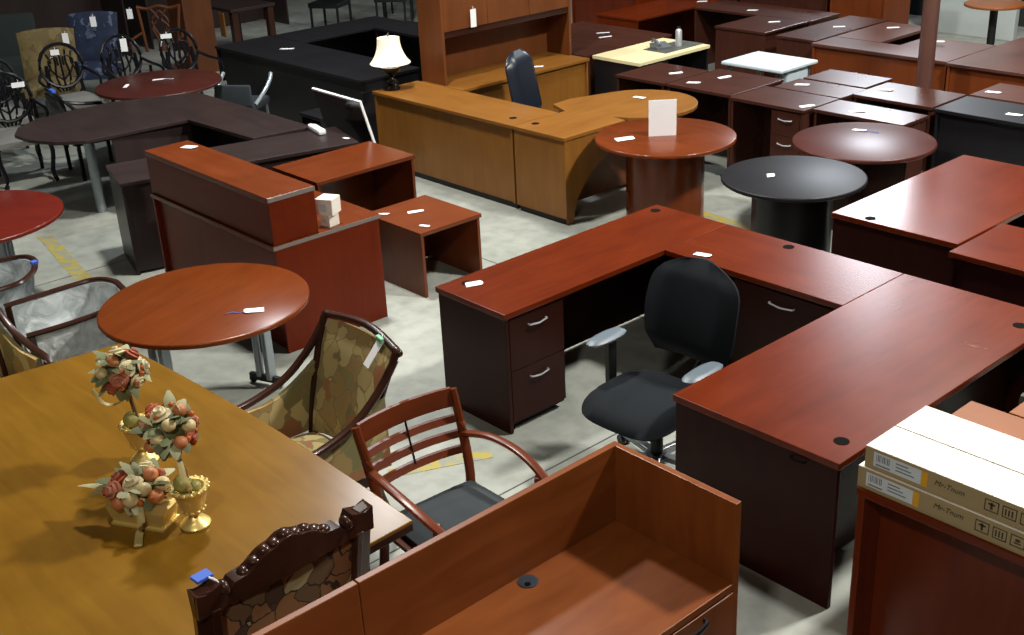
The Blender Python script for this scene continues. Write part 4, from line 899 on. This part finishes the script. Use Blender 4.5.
ft((-8.62, 1.5, 1.0), 50, 'white tag on the back of the gold damask chair'); ft((-9.3, 2.14, 1.02), 50, 'white tag at the corner of the blue sprigged chair'); ft((-9.3, 2.62, 1.04), 50, 'white tag on the corner of the brown splat-back chair')
ft((-7.86, 1.06, .98), 60, 'white tag on the openwork chair before the gold damask chair', .09, .06); ft((-7.58, 1.72, 1.02), 60, 'long white tag on the openwork chair before the blue chair', .07, .14); ft((-7.52, 2.2, 1.0), 60, 'white tag cluster on the openwork chair behind the far burgundy table', .12, .05)
ft((-6.82, -.02, .98), 70, 'big white tag on the nearest openwork armchair at left edge', .1, .13); ft((-6.8, .24, .93), 70, 'white tag below the larger one on the nearest openwork armchair', .12, .05)
price_tag(-6.5, 1.55, .75, 50, 'white tag with purple string on the far burgundy table', .12, .05, M_white); price_tag(-6.5, 1.2, .75, 140, 'upright-looking white slip on the far burgundy table', .12, .04)
# dark far background chairs
def back_chair(loc, rz, label, mat, group='dark chairs at the back of the warehouse'):
    t = empty('dark_chair', label, 'chair', loc, rz, group)
    bm = bmn(); box(bm, -.25, .25, -.25, .22, .4, .48, .02); mk('seat', bm, mat, t, None, True)
    bm = bmn(); box(bm, -.24, .24, .2, .25, .52, .95, .03); mk('backrest', bm, mat, t, None, True)
    for s in (-1, 1):
        for y in (-.22, .22): bm = bmn(); bar(bm, (s*.22, y, 0), (s*.22, y, .52 if y > 0 else .4), .03, .03); mk('leg', bm, M_black, t)
    return t
k0 = back_chair((-10.6, 6.4, 0), 30, 'dark chair in the back row, right of the console table', M_black)
M_dblue = plain('dark_blue_fabric', '1c2c5a', .8)
GB = 'dark chairs at the back of the warehouse'
copy_thing(k0, (-10.2, 7.3, 0), 40, 'dark chair in the back row behind the black desk, second from the console table', GB)
copy_thing(k0, (-9.8, 8.1, 0), 35, 'dark chair in the back row behind the black desk, third from the console table', GB)
back_chair((-10.8, 7.9, 0), 40, 'dark blue fabric chair in the back row behind the black desk', M_dblue)
copy_thing(k0, (-9.3, 8.9, 0), 50, 'dark chair in the back row nearest the brown hutch', GB)
t = empty('dark_sofa', 'dark covered sofa at the very top left corner', 'sofa', (-10.9, 1.0, 0), 60)
bm = bmn(); box(bm, -.9, .9, -.4, .4, .1, .45, .05); mk('seat', bm, plain('charcoal_cloth', '222a2a', .9), t, None, True); bm = bmn(); box(bm, -.9, .9, .25, .5, .1, .95, .06); mk('backrest', bm, plain('charcoal_cloth', '222a2a', .9), t, None, True)
desk('wardrobe_cabinet', 'tall dark cabinet in the shadow at the upper left', 'cabinet', -12.4, -11.6, 1.5, 3.6, 2.3, 'espresso', '+X', open_front=False, th=.04)
desk('wardrobe_cabinet', 'tall dark cabinet in the shadow behind the wooden pillar', 'cabinet', -12.6, -11.8, 4.0, 6.4, 2.1, 'espresso', '+X', open_front=False, th=.04)

# ---------------------------------------------------------------- 12. background desks, right half
BG = 'row desks'
desk('executive_desk', 'large dark mahogany desk right of the brown hutch with two white slips on top', 'desk', -5.1, -3.7, 4.95, 6.32, .75, 'darkmah', '+Y', th=.03)
price_tag(-4.38, 5.93, .75, 40, 'upper white slip on the dark mahogany desk by the hutch', .15, .04); price_tag(-4.2, 5.78, .75, 60, 'lower white slip on the dark mahogany desk by the hutch', .15, .04)
cr = desk('cream_desk', 'cream-topped black desk with a phone and silver bottle on a dark pad', 'desk', -3.66, -3.0, 5.02, 6.12, .75, 'black', '+X', topmat=M_cream, th=.035, peds=[('L', .42, (1, 1, 1))])
bm = bmn(); box(bm, -.16, .16, -.3, .3, 0, .004); o = tag(mk('desk_pad', bm, plain('grey_pad', '4a4c48', .7)), 'dark grey pad lying on the cream-topped desk', 'mat'); o.location = (-3.25, 5.82, .7505)
t = empty('desk_phone', 'grey telephone on the pad of the cream-topped desk', 'phone', (-3.3, 5.68, .755), 70)
bm = bmn(); prism(bm, [(-.09, -.08), (.09, -.08), (.09, .08), (-.09, .08)], 0, .05)
for v in bm.verts:
    if v.co.z > .01 and v.co.y < 0: v.co.z = .02
mk('phone_body', bm, M_steel, t); bm = bmn(); tube(bm, smooth_path([(-.06, -.08, .05), (-.065, -.04, .075), (-.065, .04, .085), (-.06, .08, .07)], 3), .018, 8); mk('handset', bm, M_steel, t, None, True)
t = empty('bottle', 'silver bottle with black cap standing on the cream-topped desk', 'bottle', (-3.22, 5.87, .755)); bm = bmn(); lathe(bm, [(.035, 0), (.035, .16), (.02, .18)], 0, 0, 16); mk('body', bm, M_chrome, t, None, True); bm = bmn(); lathe(bm, [(.02, .18), (.02, .2)], 0, 0, 12); mk('cap', bm, M_black, t)
# table of plain background desks: name, label, x0,x1,y0,y1,h,wood,face,peds
rows = [
 ('executive_desk', 'mahogany desk at top centre with a pale front edge', -5.3, -4.62, 6.75, 8.3, 'mahogany', '+X', ()),
 ('return_desk', 'dark mahogany return running right from the top-centre desk', -4.6, -2.9, 7.75, 8.35, 'darkmah', '-Y', ()),
 ('executive_desk', 'dark mahogany desk with white tags standing behind the small white table', -3.62, -2.92, 6.95, 7.74, 'darkmah', '-X', ()),
 ('credenza', 'dark mahogany credenza with pale edge strip, left of the orange wood desks', -2.74, -2.24, 6.9, 8.3, 'darkmah', '-X', ()),
 ('small_desk', 'small dark mahogany desk nearest the cream-topped desk, first in the desk row', -2.86, -2.24, 4.52, 5.18, 'darkmah', '-Y', ()),
 ('small_desk', 'dark mahogany desk with two white tags, second in the desk row', -2.22, -1.46, 4.53, 5.3, 'darkmah', '-Y', ()),
 ('small_desk', 'dark mahogany desk with lattice-drawer pedestal, third in the desk row', -1.44, -.66, 4.48, 5.0, 'darkmah', '-Y', (('R', .3, (1, 1, 1)),)),
 ('small_desk', 'narrow dark mahogany desk directly behind the burgundy round table', -.64, .21, 4.58, 4.97, 'darkmah', '-Y', ()),
 ('small_desk', 'dark mahogany desk behind the lattice-drawer desk, one white tag', -1.37, -.66, 5.02, 5.42, 'darkmah', '-Y', ()),
 ('small_desk', 'glossy mahogany desk reflecting white light, beside the small white table', -1.36, -.7, 5.46, 5.9, 'darkmah', '-Y', ()),
 ('credenza', 'dark mahogany cabinet with studded front just left of the black cabinet', -.66, .1, 5.2, 5.76, 'darkmah', '-Y', ()),
 ('small_desk', 'mahogany desk top at the right edge behind the black cabinet', .12, 1.1, 5.78, 6.3, 'pinktop', '-Y', ()),
]
for nm, lb, x0, x1, y0, y1, wk, face, pd in rows: desk(nm, lb, 'desk', x0, x1, y0, y1, .75, wk, face, peds=pd, th=.028)
desk('low_cabinet', 'black cabinet with grey sheen on top at the right edge', 'cabinet', .13, 1.5, 5.18, 5.72, .75, 'black', '+Y', th=.03)
t = empty('folding_table', 'small white-topped table on grey legs behind the desk row', 'table', (-2.13, 5.98, 0)); bm = bmn(); box(bm, -.37, .37, -.3, .3, .685, .72, .012); mk('top', bm, M_whitelam, t)
for x in (-.3, .3):
    for y in (-.24, .24): bm = bmn(); bar(bm, (x, y, 0), (x, y, .69), .03, .03); mk('leg', bm, M_steel, t)
bm = bmn(); box(bm, .26, .33, -.15, .2, .38, .66, .02); mk('side_bracket', bm, M_whitelam, t)
for (x, y, a, lb) in ((-2.42, 4.9, 50, 'white tag on the first small desk of the desk row'), (-2.03, 4.7, 20, 'lower white tag on the second desk of the desk row'), (-1.94, 5.04, 70, 'upper white tag on the second desk of the desk row'), (-1.2, 5.22, 20, 'white tag on the desk behind the lattice-drawer desk'), (-.72, 4.62, 60, 'white tag at the corner of the lattice-drawer desk'), (-.3, 4.72, 40, 'white tag on the narrow desk behind the burgundy round table'), (-.52, 5.49, 20, 'white tag on the studded mahogany cabinet'), (-3.85, 7.95, 20, 'white tag on the dark mahogany return at top centre'), (-3.2, 7.5, 30, 'white tag on the dark desk behind the small white table'), (-2.45, 7.66, 30, 'white tag on the credenza left of the orange wood desks'), (-1.95, 7.93, 30, 'white paper on the corner of the orange wood U desk'), (-1.2, 7.55, 20, 'white tag on the low pinkish table top inside the orange wood U desk'), (.24, 5.95, 0, 'white tag on the desk behind the black cabinet'), (.72, 5.38, 0, 'white crumpled tag on the black cabinet at right'), (-4.75, 8.1, 30, 'white tag on the mahogany desk at top centre')):
    price_tag(x, y, .75, a, lb, .13, .06)
# orange wood U desk at right back
OT = W('pinktop', 'x')
desk('desk_run', 'long front run of the orange wood U desk with pinkish top, left section', 'desk', -2.2, -.66, 6.78, 7.2, .75, 'orange', '+Y', topmat=OT)
desk('return_desk', 'left arm of the orange wood U desk, running back', 'desk', -2.2, -1.65, 7.21, 8.2, .75, 'orange', '+X', topmat=OT)
desk('executive_desk', 'right section of the orange wood U desk with pinkish top, cut by the right edge', 'desk', -.65, 1.4, 6.74, 8.2, .75, 'orange', '+Y', topmat=OT)
desk('low_table', 'low pinkish table top standing inside the orange wood U desk', 'table', -1.5, -.72, 7.28, 7.85, .72, 'orange', '-Y', topmat=OT)
rt = round_table('cafe_table', 'brown topped cafe table on a black pole at the top right', -1.72, 9.7, .34, 'cafe', 'pole', .78)
round_table('cafe_table', 'orange-brown round table top cut by the upper right corner', -.62, 10.3, .5, 'cafe', 'pole', .8)
# far tall cabinets at top
desk('storage_cabinet', 'tall dark mahogany cabinet along the top edge, behind the top-centre desks', 'cabinet', -6.9, -5.2, 9.3, 9.8, 1.5, 'darkmah', '+Y'); desk('storage_cabinet', 'second tall dark mahogany cabinet along the top edge', 'cabinet', -5.15, -3.75, 9.35, 9.85, 1.5, 'darkmah', '+Y')
desk('storage_cabinet', 'orange wood cabinet along the top edge near the grey pillar', 'cabinet', -3.7, -2.9, 9.3, 9.9, 1.2, 'orange', '+Y')
desk('storage_cabinet', 'tall red mahogany cabinet at the top behind the brown hutch', 'cabinet', -6.6, -5.4, 7.6, 8.2, 1.3, 'mahogany', '+Y')
# right mahogany L desk
desk('executive_desk', 'glossy mahogany desk with a bright reflection, right of the black round table', 'desk', .96, 1.84, 2.5, 4.16, .75, 'mahogany', '+X', grom=[(-.77, .19)], th=.034, side='shadedside')
desk('return_desk', 'mahogany return attached to the glossy desk at the right edge', 'desk', 1.86, 3.2, 2.36, 3.0, .75, 'mahogany', '+Y', th=.034, side='shadedside')
